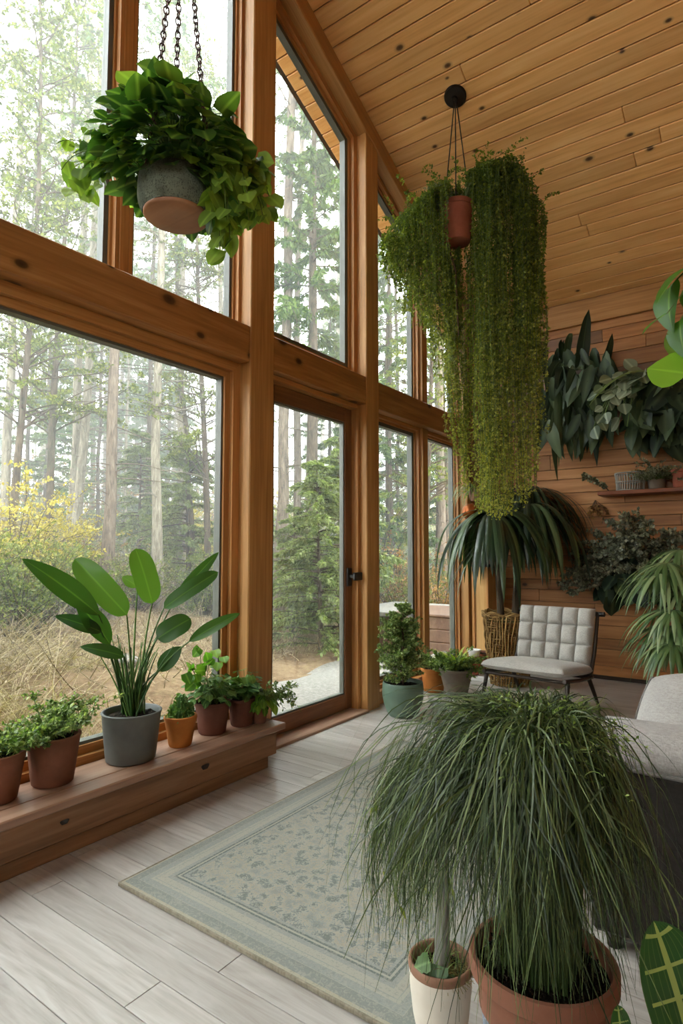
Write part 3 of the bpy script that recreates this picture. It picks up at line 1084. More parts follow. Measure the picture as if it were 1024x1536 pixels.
mb.build('door_frame', M['door_wood'], o, False)
mb = MB()
inset_bars(mb, rect(da + 0.09, db - 0.09, dz0 + 0.11, dz1 - 0.11), 0.012, XW - 0.16, XW - 0.125)
mb.build('glazing_strip', M['gasket'], o, False)
mb = MB()
prism(mb, rect(da + 0.10, db - 0.10, dz0 + 0.12, dz1 - 0.12), XW - 0.148, XW - 0.140)
mb.build('pane', M['glass'], o, False)
mb = MB()
mb.box((XW - 0.115, db - 0.075, 0.94), (XW - 0.098, db - 0.02, 1.08), 0.006, 2)
mb.box((XW - 0.098, db - 0.06, 1.00), (XW - 0.055, db - 0.035, 1.03), 0.008, 0)
mb.box((XW - 0.066, db - 0.06, 0.985), (XW - 0.045, db + 0.075, 1.045), 0.01, 1)
mb.build('handle', M['black'], o, False, label='black lever handle')
mb = MB()
mb.box((XW - 0.22, 2.765, -0.01), (XW + 0.02, 3.825, 0.018), 0.004, 1)
structure('trim_24', mb, M['benchtop'], 'low wooden threshold under the glass door', 'threshold')

# the plant ledge
LZ = 0.23
o = thing('window_ledge', 'long knotty timber ledge under the wide window carrying the row of pots', 'ledge', (-2.35, 1.0, 0))
mb = MB()
mb.box((XW - 0.085, -2.7, LZ - 0.035), (-2.385, 2.548, LZ), 0.004, 1)
mb.box((-2.384, -2.7, LZ - 0.035), (-2.275, 2.635, LZ), 0.005, 1)
mb.box((XW + 0.002, 2.549, LZ - 0.035), (-2.385, 2.635, LZ), 0.004, 1)
mb.build('ledge_top', M['benchtop'], o, False, label='smooth ledge top with a lengthwise board joint')
mb = MB()
mb.box((-2.345, -2.7, 0.066), (-2.30, 2.585, LZ - 0.036), 0.004, 1)
mb.box((XW + 0.003, 2.545, 0.066), (-2.346, 2.585, LZ - 0.036), 0.004, 0)
mb.build('front_board', M['bench'], o, False)
mb = MB()
mb.box((-2.36, -2.7, 0.0), (-2.312, 2.53, 0.065), 0.004, 1)
mb.box((XW + 0.003, 2.49, 0.0), (-2.361, 2.53, 0.065), 0.004, 0)
mb.build('plinth', M['bench'], o, False)
for (u, v, s) in ((97, 1233, 0.012), (308, 1150, 0.016)):
    mb = MB()
    c = at(u, v, x=-2.2995)
    a = np.linspace(0, 2 * PI, 15)[:-1]
    ring = np.stack([np.full(14, -2.2995), c[1] + 1.5 * s * np.cos(a) * (1 + 0.2 * np.sin(3 * a)), c[2] + s * np.sin(a) * (1 + 0.25 * np.cos(2 * a))], 1)
    V = np.vstack([ring, [[-2.2985, c[1], c[2]]], ring - np.array([0.01, 0, 0])])
    mb.add(V, [(i, (i + 1) % 14, 15 + (i + 1) % 14, 15 + i) for i in range(14)], [(i, (i + 1) % 14, 14) for i in range(14)])
    mb.sm = []
    mb.build('knot', M['black'], o, False, label='dark knot in the front board')
# ------------------------------------------------------------------ outside: ground, forest, haze
def ground(x, y):
    x, y = np.asarray(x, float), np.asarray(y, float)
    d = np.maximum(0, -2.75 - x)
    f = 1 / (1 + np.exp(-(y - 4.6) * 1.3 + np.minimum(d, 6) * 0.35))
    d0 = 0.4 + 3.6 * f
    rise = 0.85 * np.tanh(np.maximum(0, d - d0) * 0.16) + 0.012 * np.maximum(0, d - 12)
    bump = 0.10 * np.sin(x * 0.9 + 1.3) * np.cos(y * 0.8) + 0.05 * np.sin(x * 2.3 - y * 1.7)
    return -0.28 + rise * (1.0 + 0.25 * np.sin(y * 0.35 + 0.5)) + bump * np.tanh(d * 0.4)


def spot(u, F):
    p = at(u, 828, F)
    p[2] = float(ground(p[0], p[1]))
    return p


rng = np.random.RandomState(21)
mb = MB()
xs = -2.745 - np.concatenate([np.linspace(0, 14, 90), np.linspace(14.5, 75, 60)])
ys = np.concatenate([np.linspace(-40, -6, 30), np.linspace(-5.5, 22, 130), np.linspace(23, 80, 45)])
X, Y = np.meshgrid(xs, ys, indexing='ij')
Z = ground(X, Y) + rng.normal(0, 0.012, X.shape)
mb.grid(np.stack([X, Y, Z], -1), flip=True)
structure('terrain', mb, M['ground'], 'brown forest floor sloping up outside the windows', 'ground', True)
# skirt of land under the house so nothing floats
mb = MB()
mb.box((-2.80, -12, -0.8), (6, 12, -0.30), 0.01, 0)
structure('ground_slab', mb, M['ground'], 'earth under the house', 'ground')

# pale gravel apron outside the door
mb = MB()
gx, gy = np.meshgrid(np.linspace(0, 1, 30), np.linspace(0, 2 * PI, 60, endpoint=False), indexing='ij')
rad = gx * (1 + 0.12 * np.sin(3 * gy + 1) + 0.06 * np.sin(7 * gy))
PX, PY = -3.7 + 1.15 * rad * np.cos(gy), 5.9 + 2.2 * rad * np.sin(gy)
PX = np.minimum(PX, -2.76)
mb.grid(np.stack([PX, PY, ground(PX, PY) + 0.05 * (1 - gx ** 4)], -1), close_u=True)
structure('path_gravel', mb, M['gravel'], 'pale gravel apron outside the glass door', 'gravel path', True)


def pine(name, H, r0, bark, needles, crown0, seed, n_dead, n_live, label, dens=60):
    r = np.random.RandomState(seed)
    o = thing(name, label, 'tree')
    z = np.linspace(-0.4, H, 18)
    P = np.stack([0.06 * np.sin(z * 0.35 + seed) + 0.02 * r.normal(0, 1, 18), 0.06 * np.cos(z * 0.3 + seed) + 0.02 * r.normal(0, 1, 18), z], 1)
    R = r0 * (1 - 0.72 * np.clip(z, 0, H) / H)
    R[0:2] *= 1.25
    mb = MB()
    mb.tubes(P, R, 9)
    zz = r.uniform(1.8, crown0 + 3, n_dead)
    base = np.stack([np.interp(zz, z, P[:, 0]), np.interp(zz, z, P[:, 1]), zz], 1)
    az = r.uniform(0, 2 * PI, n_dead)
    A = arcs(base, az, r.uniform(-0.1, 0.5, n_dead), r.uniform(-0.5, 0.3, n_dead), r.uniform(0.4, 1.7, n_dead), 6, 1, 0.12, r)
    mb.tubes(A, np.linspace(0.013, 0.004, 6), 4)
    if n_live:
        zz = crown0 + (H - crown0) * r.uniform(0, 1, n_live) ** 0.9
        base2 = np.stack([np.interp(zz, z, P[:, 0]), np.interp(zz, z, P[:, 1]), zz], 1)
        L = (0.35 + 1.75 * (1 - (zz - crown0) / (H - crown0 + 0.5))) * r.uniform(0.6, 1.2, n_live)
        B = arcs(base2, r.uniform(0, 2 * PI, n_live), r.uniform(-0.05, 0.4, n_live), r.uniform(-0.5, 0.1, n_live), L, 7, 1, 0.10, r)
        mb.tubes(B, np.linspace(0.014, 0.004, 7), 4)
    mb.build('trunk', bark, o)
    if n_live:
        f = MB()
        sprout(f, B, dens, 0.15, NEEDLE, r, 0.8, 0.25, 1.0, 0.25)
        sprout(f, B, dens // 2, 0.10, TINY, r, 1.1, 0.35, 1.0, 0.35)
        f.build('foliage', needles, o)
    return o


def fir(name, H, r0, seed, nb, wid, dens, label, low=0.6, needles=None, size=0.17):
    r = np.random.RandomState(seed)
    o = thing(name, label, 'tree')
    z = np.linspace(-0.3, H, 14)
    P = np.stack([0.03 * np.sin(z + seed), 0.03 * np.cos(z * 0.8), z], 1)
    mb = MB()
    mb.tubes(P, r0 * (1 - 0.9 * np.clip(z, 0, H) / H), 8)
    zz = np.sort(r.uniform(low, H * 0.985, nb))
    base = np.stack([0 * zz, 0 * zz, zz], 1)
    L = (0.18 + wid * (1 - zz / H) ** 0.8) * r.uniform(0.65, 1.15, nb)
    B = arcs(base, r.uniform(0, 2 * PI, nb), r.uniform(0.0, 0.35, nb), r.uniform(-0.55, -0.1, nb), L, 8, 1, 0.06, r)
    mb.tubes(B, np.linspace(0.016, 0.004, 8), 4)
    mb.build('trunk', M['bark_dark'], o)
    f = MB()
    sprout(f, B, dens, size, NEEDLE, r, 0.85, 0.12, 1.0, 0.35)
    sprout(f, B, dens // 2, size * 0.7, TINY, r, 1.0, 0.2, 1.0, 0.4)
    f.build('foliage', needles or M['needle'], o)
    return o


def bush(name, H, seed, n, k, size, mat, label, cat='bush', lean=0.9, tm=TINY):
    r = np.random.RandomState(seed)
    o = thing(name, label, cat)
    base = np.concatenate([r.normal(0, 0.18 * H / 3, (n, 2)), np.full((n, 1), -0.1)], 1)
    P = arcs(base, r.uniform(0, 2 * PI, n), r.uniform(PI / 2 - lean, PI / 2, n), r.uniform(0.0, 1.2, n), H * r.uniform(0.4, 1.05, n), 9, 1.3, 0.16, r)
    mb = MB()
    mb.tubes(P, np.linspace(0.016, 0.004, 9) * H / 3, 4)
    mb.build('branch', M['bark_dark'], o)
    f = MB()
    sprout(f, P, k, size, tm, r, 1.0, 0.22, 1.0, 0.1)
    # side twigs fill the crown
    pos, tan = on_paths(P, 5, r, 0.35, 1.0)
    m = len(pos)
    Q = arcs(pos, r.uniform(0, 2 * PI, m), r.uniform(-0.2, 0.9, m), r.uniform(-0.5, 0.4, m), H * r.uniform(0.1, 0.22, m), 5, 1, 0.1, r)
    sprout(f, Q, max(4, k // 4), size, tm, r, 1.0, 0.1, 1.0, 0.1)
    f.build('foliage', mat, o)
    return o


def place(proto, p, rz, sc, label, group=None, tilt=(0, 0), used=set()):
    if proto.name not in used:
        used.add(proto.name)
        proto.location, proto.rotation_euler, proto.scale = tuple(p), (tilt[0], tilt[1], rz), (sc, sc, sc)
        proto['label'] = label
        if group:
            proto['group'] = group
        return proto
    return copy_tree(proto, p, rz, sc, label, group, tilt)


pA = pine('pine_tree', 21, 0.105, M['bark_grey'], M['needle_blue'], 7.5, 3, 46, 36, '')
pB = pine('pine_tree', 23, 0.115, M['bark_brown'], M['needle'], 9.0, 5, 40, 32, '')
pC = pine('slender_pine', 17, 0.06, M['bark_dark'], M['needle_blue'], 5.0, 8, 60, 34, '', 34)
pD = pine('bare_pine', 19, 0.07, M['bark_grey'], M['needle_blue'], 10.0, 12, 80, 30, '', 40)
fA = fir('fir_tree', 13, 0.13, 31, 150, 2.3, 110, '')
fC = fir('tall_fir', 12.5, 0.13, 35, 125, 1.9, 110, '', 4.4)
fB = fir('young_fir', 3.6, 0.05, 33, 120, 1.25, 130, '', 0.1, M['needle_hazed'], 0.10)
def leafy(name, H, seed, label):
    r = np.random.RandomState(seed)
    o = thing(name, label, 'tree')
    z = np.linspace(-0.3, H, 16)
    P = np.stack([0.15 * np.sin(z * 0.4 + seed), 0.12 * np.cos(z * 0.33 + seed), z], 1)
    mb = MB()
    mb.tubes(P, 0.07 * (1 - 0.85 * np.clip(z, 0, H) / H), 8)
    nb = 90
    zz = r.uniform(2.6, H * 0.98, nb)
    base = np.stack([np.interp(zz, z, P[:, 0]), np.interp(zz, z, P[:, 1]), zz], 1)
    B = arcs(base, r.uniform(0, 2 * PI, nb), r.uniform(0.3, 1.0, nb), r.uniform(-0.3, 0.5, nb), (0.5 + 1.7 * (1 - zz / H)) * r.uniform(0.6, 1.2, nb), 8, 1, 0.14, r)
    mb.tubes(B, np.linspace(0.016, 0.003, 8), 4)
    pos, tan = on_paths(B, 5, r, 0.3, 1.0)
    m = len(pos)
    Q = arcs(pos, r.uniform(0, 2 * PI, m), r.uniform(-0.4, 0.8, m), r.uniform(-0.7, 0.2, m), r.uniform(0.3, 0.7, m), 6, 1, 0.15, r)
    mb.tubes(Q, np.linspace(0.005, 0.002, 6), 4)
    mb.build('trunk', M['bark_dark'], o)
    f = MB()
    sprout(f, Q, 34, 0.065, TINY, r, 1.0, 0.1, 1.0, 0.2)
    f.build('foliage', M['shrubleaf'], o)
    return o


tL = leafy('leafy_tree', 11.5, 61, '')
bY = bush('yellow_bush', 3.0, 41, 60, 80, 0.07, M['yellowleaf'], '')
bG = bush('green_bush', 3.0, 42, 46, 60, 0.07, M['shrubleaf'], '')
bR = bush('russet_bush', 3.0, 43, 46, 40, 0.065, M['rustleaf'], '')

bT = bush('dry_shrub', 3.0, 44, 90, 34, 0.055, M['drygrass'], '', lean=1.1)

# the trunks that can be told apart through the windows
MAIN = [
    (pA, 14, 11.0, 0.85, 'grey pine trunk at the outer end of the wide window behind the yellow bush', (0.0, -0.035)),
    (pC, 35, 15.0, 0.95, 'slim dark pine just beside the outermost grey trunk in the wide window', (0, 0)),
    (pA, 98, 12.5, 0.95, 'grey pine in the close pair of trunks, the one nearer the yellow bush', (0.0, -0.03)),
    (pA, 117, 12.0, 0.95, 'grey pine in the close pair of trunks, the one nearer the thick brown trunk', (0.0, -0.02)),
    (pC, 146, 16.0, 0.9, 'thin pale pine between the close pair and the thick brown trunk', (0, 0)),
    (pB, 166, 9.0, 0.78, 'thickest brown pine trunk in the wide window, over the paddle-leaf plant', (0, 0)),
    (pD, 187, 17.0, 0.7, 'very thin bare pine just past the thick brown trunk', (0, 0)),
    (pC, 224, 15.0, 1.2, 'dark slim pine close beside the pale straight trunk in the wide window', (0, 0)),
    (pA, 236, 10.5, 0.85, 'pale straight pine trunk above the tallest paddle leaf', (0, 0)),
    (pA, 266, 13.5, 0.92, 'grey pine trunk with mossy branches past the pale straight trunk', (0, 0)),
    (pC, 298, 12.0, 0.95, 'leaning dark pine close to the thick post', (0.02, 0.075)),
    (pD, 324, 14.0, 1.1, 'grey pine half hidden by the edge of the wide window beside the thick post', (0, 0)),
    (pB, 424, 10.5, 0.95, 'thick grey-brown pine seen through the door glass next to the thick post', (0, 0.012)),
    (pB, 447, 13.0, 0.82, 'pine trunk behind the door glass between the thick trunk and the tall fir', (0, 0)),
    (pC, 585, 13.0, 0.9, 'dark slim pine in the corner window next to the door post', (0, 0)),
    (pC, 598, 15.0, 1.0, 'dark slim pine in the middle of the first corner window', (0, 0)),
    (pB, 664, 13.0, 1.0, 'thick hazy pine trunk in the window nearest the back corner', (0, 0)),
]
for i, (pr, u, F, sc, lab, tl) in enumerate(MAIN):
    place(pr, spot(u, F), 1.7 * i, sc, lab, 'pines near the house', tl)
FIRS = [
    (fC, 468, 10.6, 1.0, 'tall misty fir filling the upper window over the glass door'),
    (fA, 165, 19.0, 1.35, 'tall misty fir behind the hanging heart-leaf basket'),
    (fA, 494, 14.0, 0.62, 'full green fir at the handle side of the door glass'),
    (fA, 585, 13.0, 0.80, 'dark fir behind the upper corner window under the trailing basket'),
    (fA, 668, 14.0, 0.70, 'dark fir in the small upper window by the back corner'),
    (fA, 66, 15.0, 0.66, 'dark leafy fir behind the yellow bush in the wide window'),
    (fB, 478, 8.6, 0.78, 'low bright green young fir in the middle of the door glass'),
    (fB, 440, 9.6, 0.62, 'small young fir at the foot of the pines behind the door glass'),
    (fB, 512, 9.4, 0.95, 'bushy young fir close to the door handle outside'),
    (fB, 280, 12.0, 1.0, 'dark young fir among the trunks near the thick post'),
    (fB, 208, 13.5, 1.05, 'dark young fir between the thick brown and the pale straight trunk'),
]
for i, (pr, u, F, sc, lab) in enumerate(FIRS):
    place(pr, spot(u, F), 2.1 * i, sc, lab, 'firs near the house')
LEAFY = [(tL, 22, 8.8, 0.95, 'wispy leafy tree at the outer end of the tall upper window'), (tL, 84, 10.5, 1.05, 'wispy leafy tree behind the hanging heart-leaf basket'), (tL, 300, 11.5, 1.0, 'wispy leafy tree close to the thick post in the narrow upper window'),
         (tL, 640, 11.0, 0.9, 'wispy leafy tree behind the mullion of the corner windows')]
for i, (pr, u, F, sc, lab) in enumerate(LEAFY):
    place(pr, spot(u, F), 1.9 * i, sc, lab, 'leafy trees near the house')
BUSH = [
    (bY, 30, 8.5, 0.75, 'big yellow autumn bush at the outer end of the wide window'),
    (bY, 64, 9.6, 0.52, 'smaller yellow-green bush at the foot of the close pair of trunks'),
    (bY, 284, 15.0, 0.95, 'yellow bush among the trunks far back near the thick post'),
    (bG, -20, 7.5, 0.45, 'low green bush at the very edge of the wide window'),
    (bG, 205, 12.0, 0.55, 'green bush low behind the tallest paddle leaf'),
    (bG, 320, 11.0, 0.6, 'green bush low behind the thick post edge of the wide window'),
    (bG, 425, 11.5, 0.5, 'green bush at the foot of the thick trunk behind the door glass'),
    (bR, 130, 11.0, 0.5, 'russet bush low between the close pair and the thick brown trunk'),
    (bR, 590, 12.0, 0.85, 'russet bush in the first corner window'),
    (bG, 620, 11.0, 0.5, 'low green bush in the first corner window'),
    (bR, 668, 11.0, 0.7, 'russet bush in the window nearest the back corner'),
]
for i, (pr, u, F, sc, lab) in enumerate(BUSH):
    place(pr, spot(u, F), 1.3 * i, sc, lab, 'bushes near the house')

# the rest of the forest, farther back and to both sides
far = np.random.RandomState(77)


def far_spot(n, f0, f1, u0, u1):
    out = []
    while len(out) < n:
        F, u = f0 + (f1 - f0) * far.uniform() ** 0.8, far.uniform(u0, u1)
        out.append(spot(u, F))
    return out


for p in far_spot(34, 17, 38, -60, 700):
    place([pA, pB, pC, pD][far.randint(4)], p, far.uniform(0, 6), far.uniform(0.85, 1.25), 'misty pine standing far back among many others behind the nearer trunks', 'far pines')
for p in far_spot(9, 20, 38, -40, 700):
    place(fA, p, far.uniform(0, 6), far.uniform(0.5, 1.0), 'misty fir far back among the forest trunks', 'far firs')
for p in far_spot(44, 13, 36, -60, 710):
    place([bG, bG, bR, bY, bG][far.randint(5)], p, far.uniform(0, 6), far.uniform(0.8, 1.7), 'hazy bush in the undergrowth far back between the trunks', 'far undergrowth')

ds = np.random.RandomState(5)
for i in range(90):
    y = ds.uniform(-1.5, 6.5)
    x = -2.8 - ds.uniform(3.2 if y < 4.5 else 5.0, 10.5)
    place(bT if i % 4 else bG, (x, y, float(ground(x, y))), ds.uniform(0, 6), ds.uniform(0.3, 0.62), 'tan leafless shrub in the tangle on the slope outside' if i % 4 else 'small green shrub in the tan tangle on the slope outside', 'slope shrubs' if i % 4 else 'small green slope shrubs')

# dead grass, twigs and duff between the house and the trees
g = MB()
n = 75000
d = 0.45 + 13 * rng.uniform(0, 1, n) ** 1.4
yy = rng.uniform(-2.5, 13, n)
xx = -2.78 - d
keep = ~((((xx + 3.7) / 1.25) ** 2 + ((yy - 5.9) / 2.3) ** 2) < 1) & ~((yy > 2.6) & (d < 2.6))
xx, yy, d = xx[keep], yy[keep], d[keep]
n = len(xx)
hgt = np.where(yy < 3.4, 1.0, 0.35) * rng.uniform(0.08, 0.40, n) * (0.55 + 0.9 * np.exp(-((d - 2.0) / 3.0) ** 2))
hgt = hgt * np.clip(d / 1.3, 0.25, 1)
base = np.stack([xx, yy, ground(xx, yy) - 0.02], 1)
P = arcs(base, rng.uniform(0, 2 * PI, n), rng.uniform(0.5, 1.5, n), rng.uniform(-0.7, 0.8, n), hgt * 1.5, 5, 1.0, 0.2, rng)
g.ribbons(P, np.array([0.0024, 0.0024, 0.002, 0.0016, 0.0008])[None] * (1 + 0.12 * d[:, None]), nrm(rng.normal(0, 1, (n, 3))), 0, rng.uniform(0, 1, n), 1)
o = g.build('dry_grass', M['drygrass'])
tag(o, 'tangle of dead tan grass and twigs on the slope outside the wide window', 'grass', kind='stuff')
g = MB()
n = 1500
xx, yy = -3.3 - 9 * rng.uniform(0, 1, n) ** 1.3, rng.uniform(-2, 9, n)
keep = ~((((xx + 3.7) / 1.25) ** 2 + ((yy - 5.9) / 2.3) ** 2) < 1)
xx, yy = xx[keep], yy[keep]
n = len(xx)
P = arcs(np.stack([xx, yy, ground(xx, yy)], 1), rng.uniform(0, 2 * PI, n), rng.uniform(0.3, 1.5, n), rng.uniform(-0.3, 1.2, n), rng.uniform(0.3, 1.1, n) * np.where(yy < 3.4, 1, 0.4) * np.clip((-2.9 - xx) / 1.6, 0.2, 1), 7, 1, 0.25, rng)
g.tubes(P, np.linspace(0.006, 0.002, 7), 4, rng.uniform(0, 1, n))
sprout(g, P, 6, 0.03, TINY, rng, 1.0, 0.3, 1.0)
o = g.build('brushwood', M['drygrass'])
tag(o, 'bare brushwood sprouting from the slope outside the wide window', 'brush', kind='stuff')

# things standing outside the corner windows
c = spot(600, 9.5)
o = thing('garden_shed', 'low brown shed with a pale flat top seen low in the first corner window', 'shed', (c[0], c[1], c[2]))
mb = MB()
for k in range(5):
    mb.box((c[0] - 0.5, c[1] - 0.75, c[2] - 0.2 + 0.15 * k), (c[0] + 0.5, c[1] + 0.75, c[2] - 0.055 + 0.15 * k), 0.012, 1)
mb.build('body', M['hutwood'], o, False)
mb = MB()
mb.box((c[0] - 0.6, c[1] - 0.85, c[2] + 0.55), (c[0] + 0.6, c[1] + 0.85, c[2] + 0.62), 0.01, 1)
mb.build('roof', M['gravel'], o, False, label='pale flat roof')
c = spot(668, 8.6)
o = thing('garden_box', 'dark brown timber box low in the window nearest the back corner', 'garden box', (c[0], c[1], c[2]))
mb = MB()
for k in range(5):
    mb.box((c[0] - 0.5, c[1] - 0.6, c[2] - 0.2 + 0.17 * k), (c[0] + 0.5, c[1] + 0.6, c[2] - 0.035 + 0.17 * k), 0.012, 1)
mb.build('body', M['hutwood'], o, False)
mb = MB()
mb.box((c[0] - 0.53, c[1] - 0.63, c[2] + 0.65), (c[0] + 0.53, c[1] + 0.63, c[2] + 0.68), 0.008, 1)
mb.build('lid', M['hutwood'], o, False)
for k, (u, v, F, s, lab) in enumerate(((193, 897, 6.4, 0.11, 'pale round boulder on the slope behind the paddle-leaf stalks'), (664, 955, 6.6, 0.28, 'grey boulder outside the window nearest the back corner'))):
    c = spot(u, F)
    mb = MB()
    th, ph = np.meshgrid(np.linspace(0, PI, 14), np.linspace(0, 2 * PI, 20, endpoint=False), indexing='ij')
    rr = s * (1 + 0.10 * np.sin(3 * ph + k) * np.sin(th) + 0.08 * np.cos(4 * th + 1) + 0.05 * np.sin(5 * ph + 2 * th))
    mb.grid(np.stack([c[0] + 1.2 * rr * np.sin(th) * np.cos(ph), c[1] + rr * np.sin(th) * np.sin(ph), c[2] + 0.6 * s + 0.75 * rr * np.cos(th)], -1), close_u=True, flip=True)
    tag(mb.build('boulder', M['gravel']), lab, 'boulder')

# morning haze between the trees
if HAZE > 0:
    t = NT('forest_haze')
    vsn = t.n('ShaderNodeVolumeScatter')
    vsn.inputs['Color'].default_value = (0.97, 0.99, 1.0, 1)
    vsn.inputs['Density'].default_value = HAZE
    vsn.inputs['Anisotropy'].default_value = 0.2
    t.l(vsn.outputs[0], t.out.inputs['Volume'])
    mb = MB()
    mb.box((-70, -35, -2), (-4.2, 75, 16), 0.01, 0)
    o = mb.build('haze', t.m, None, False)
    tag(o, 'thin white haze between the forest trees', 'haze', kind='stuff')
# ------------------------------------------------------------------ pots
def pot_profile(rt, rb, h, wall=0.010, lip=0.0, lip_h=0.0, belly=0.0):
    """outer wall up, over the rim, down the inside"""
    pr = [(0.001, 0.0), (rb * 0.92, 0.0), (rb, 0.006)]
    for k in range(1, 8):
        t = k / 8
        pr.append((rb + (rt - rb) * t + belly * math.sin(PI * t), h * t * (1 - lip_h / h)))
    if lip:
        pr += [(rt - 0.001, h - lip_h), (rt + lip, h - lip_h + 0.002), (rt + lip, h - 0.003), (rt + lip - 0.003, h)]
    else:
        pr += [(rt, h - 0.004), (rt - 0.002, h)]
    ri = rt - wall
    pr += [(ri + 0.003, h), (ri, h - 0.004), (ri - 0.004, h * 0.72), (0.001, h * 0.70)]
    return pr


def add_pot(o, c, rt, rb, h, mat, lip=0.0, lip_h=0.0, belly=0.0, fill=0.88, wall=0.010, rim=None, label=None, soil=True):
    mb = MB()
    mb.lathe(pot_profile(rt, rb, h, wall, lip, lip_h, belly), c, 44)
    p = mb.build('pot', mat, o, True, label=label, angle=40)
    if soil:
        mb = MB()
        ri = rt - wall - 0.003
        a = np.linspace(0, 2 * PI, 33)[:-1]
        rr = np.linspace(0, 1, 8)
        A, R = np.meshgrid(a, rr)
        r = np.random.RandomState(int(abs(c[0] * 1000)) % 9999)
        Z = c[2] + h * fill + r.normal(0, 0.0035, A.shape) + 0.01 * (1 - R ** 2)
        mb.grid(np.stack([c[0] + ri * R * np.cos(A), c[1] + ri * R * np.sin(A), Z], -1), close_u=True)
        mb.build('soil', M['soil'], o, True)
    return p


def top_of(c, h, fill=0.88):
    return np.array([c[0], c[1], c[2] + h * fill])


def in_room(p, lim=-2.57):
    """keep a leaf tip on the room side of the glass"""
    p = np.array(p, float)
    if p[0] < lim:
        d = p - EYE
        p = EYE + d * (lim / d[0])
    return p


def clampx(P, lim=-2.58, soft=0.05):
    """bend paths that would meet the glass along it instead"""
    P = P.copy()
    x = P[..., 0]
    over = lim + soft - x
    P[..., 0] = np.where(over > 0, lim + soft - soft * np.tanh(over / soft) , x)
    return P


CAMD = lambda p: nrm(EYE - np.asarray(p, float))

# ------------------------------------------------------------------ the row on the ledge
G_LEDGE = 'potted plants on the window ledge'


def shrubby(o, base, n, L, k, size, mat, rng, e=(0.5, 1.5), droop=(-0.4, 0.6), tm=TINY, rb=0.03, name='foliage', stem=M['stem'], sub=True, lim=-2.58):
    bs = np.asarray(base) + np.concatenate([rng.normal(0, rb, (n, 2)), np.zeros((n, 1))], 1)
    P = arcs(bs, rng.uniform(0, 2 * PI, n), rng.uniform(*e, n), rng.uniform(*droop, n), L * rng.uniform(0.55, 1.1, n), 9, 1.2, 0.10, rng)
    P = clampx(P, lim)
    mb = MB()
    mb.tubes(P, np.linspace(0.0028, 0.001, 9), 5, rng.uniform(0, 1, n))
    f = MB()
    sprout(f, P, k, size, tm, rng, 0.95, 0.2, 1.0, 0.0)
    if sub:
        pos, tan = on_paths(P, 5, rng, 0.3, 0.95)
        m = len(pos)
        d = nrm(tan + rng.normal(0, 0.7, tan.shape))
        Q = arcs(pos, np.arctan2(d[:, 1], d[:, 0]), np.arcsin(np.clip(d[:, 2], -1, 1)), rng.uniform(-0.3, 0.7, m), L * rng.uniform(0.15, 0.3, m), 5, 1, 0.1, rng)
        Q = clampx(Q, lim)
        mb.tubes(Q, np.linspace(0.0016, 0.0007, 5), 4, rng.uniform(0, 1, m))
        sprout(f, Q, max(6, k // 2), size * 0.9, tm, rng, 0.95, 0.1, 1.0, 0.0)
    mb.build('stem', stem, o)
    return f.build(name, mat, o)


rg = np.random.RandomState(101)
c = np.array([-2.495, 1.165, LZ])
o = thing('potted_shrub', 'terracotta pot with a small leafy shrub at the outer end of the ledge, cut off', 'potted plant', c, G_LEDGE)
add_pot(o, c, 0.095, 0.072, 0.185, M['terra'], lip=0.003, lip_h=0.03)
shrubby(o, top_of(c, 0.185), 20, 0.19, 22, 0.024, M['shrub_in'], rg, (0.4, 1.5), rb=0.025)
f = MB()
bs = top_of(c, 0.185) + np.concatenate([rg.uniform(-0.06, 0.06, (260, 2)), np.zeros((260, 1))], 1)
f.leaves(bs, rg.normal(0, 1, (260, 3)) * [1, 1, 0.4] + [0, 0, 0.5], rg.normal(0, 0.5, (260, 3)) + [0, 0, 1], 0.014, TINY)
f.build('moss', M['moss'], o)

c = np.array([-2.497, 1.39, LZ])
o = thing('potted_shrub', 'terracotta pot with a bushy fern-like shrub, second pot from the outer end of the ledge', 'potted plant', c, G_LEDGE)
add_pot(o, c, 0.105, 0.082, 0.20, M['terra'], lip=0.004, lip_h=0.012)
shrubby(o, top_of(c, 0.20), 34, 0.24, 24, 0.021, M['fern_in'], rg, (0.35, 1.5), (-0.5, 0.7), rb=0.03)

# paddle-leaf plant in the zinc pot
c = np.array([-2.475, 1.755, LZ])
o = thing('paddle_leaf_plant', 'tall plant with big upright paddle leaves in a round grey zinc pot', 'potted plant', c, G_LEDGE)
add_pot(o, c, 0.134, 0.112, 0.225, M['greymetal'], lip=0.004, lip_h=0.008, wall=0.008, label='grey zinc pot with a rolled rim')
top = top_of(c, 0.225)
PAD = [  # tip, base, half-width, side bend, tint
    ((33, 838), (148, 922), 0.052, 2.50, 2.62, 0.35), ((112, 838), (190, 922), 0.056, 2.66, 2.70, 0.7), ((203, 823), (228, 905), 0.058, 2.84, 2.84, 0.75),
    ((328, 828), (262, 900), 0.030, 3.10, 3.02, 0.4), ((327, 858), (246, 912), 0.040, 3.05, 2.95, 0.4), ((360, 920), (284, 962), 0.034, 3.02, 2.93, 0.55),
    ((286, 928), (236, 958), 0.052, 2.86, 2.80, 0.25), ((272, 970), (238, 1006), 0.040, 2.92, 2.90, 0.2), ((82, 924), (152, 948), 0.034, 2.56, 2.62, 0.1),
    ((112, 900), (165, 966), 0.050, 2.60, 2.66, 0.3), ((120, 970), (186, 985), 0.032, 2.58, 2.62, 0.2), ((183, 865), (206, 880), 0.028, 2.86, 2.86, 1.0)]
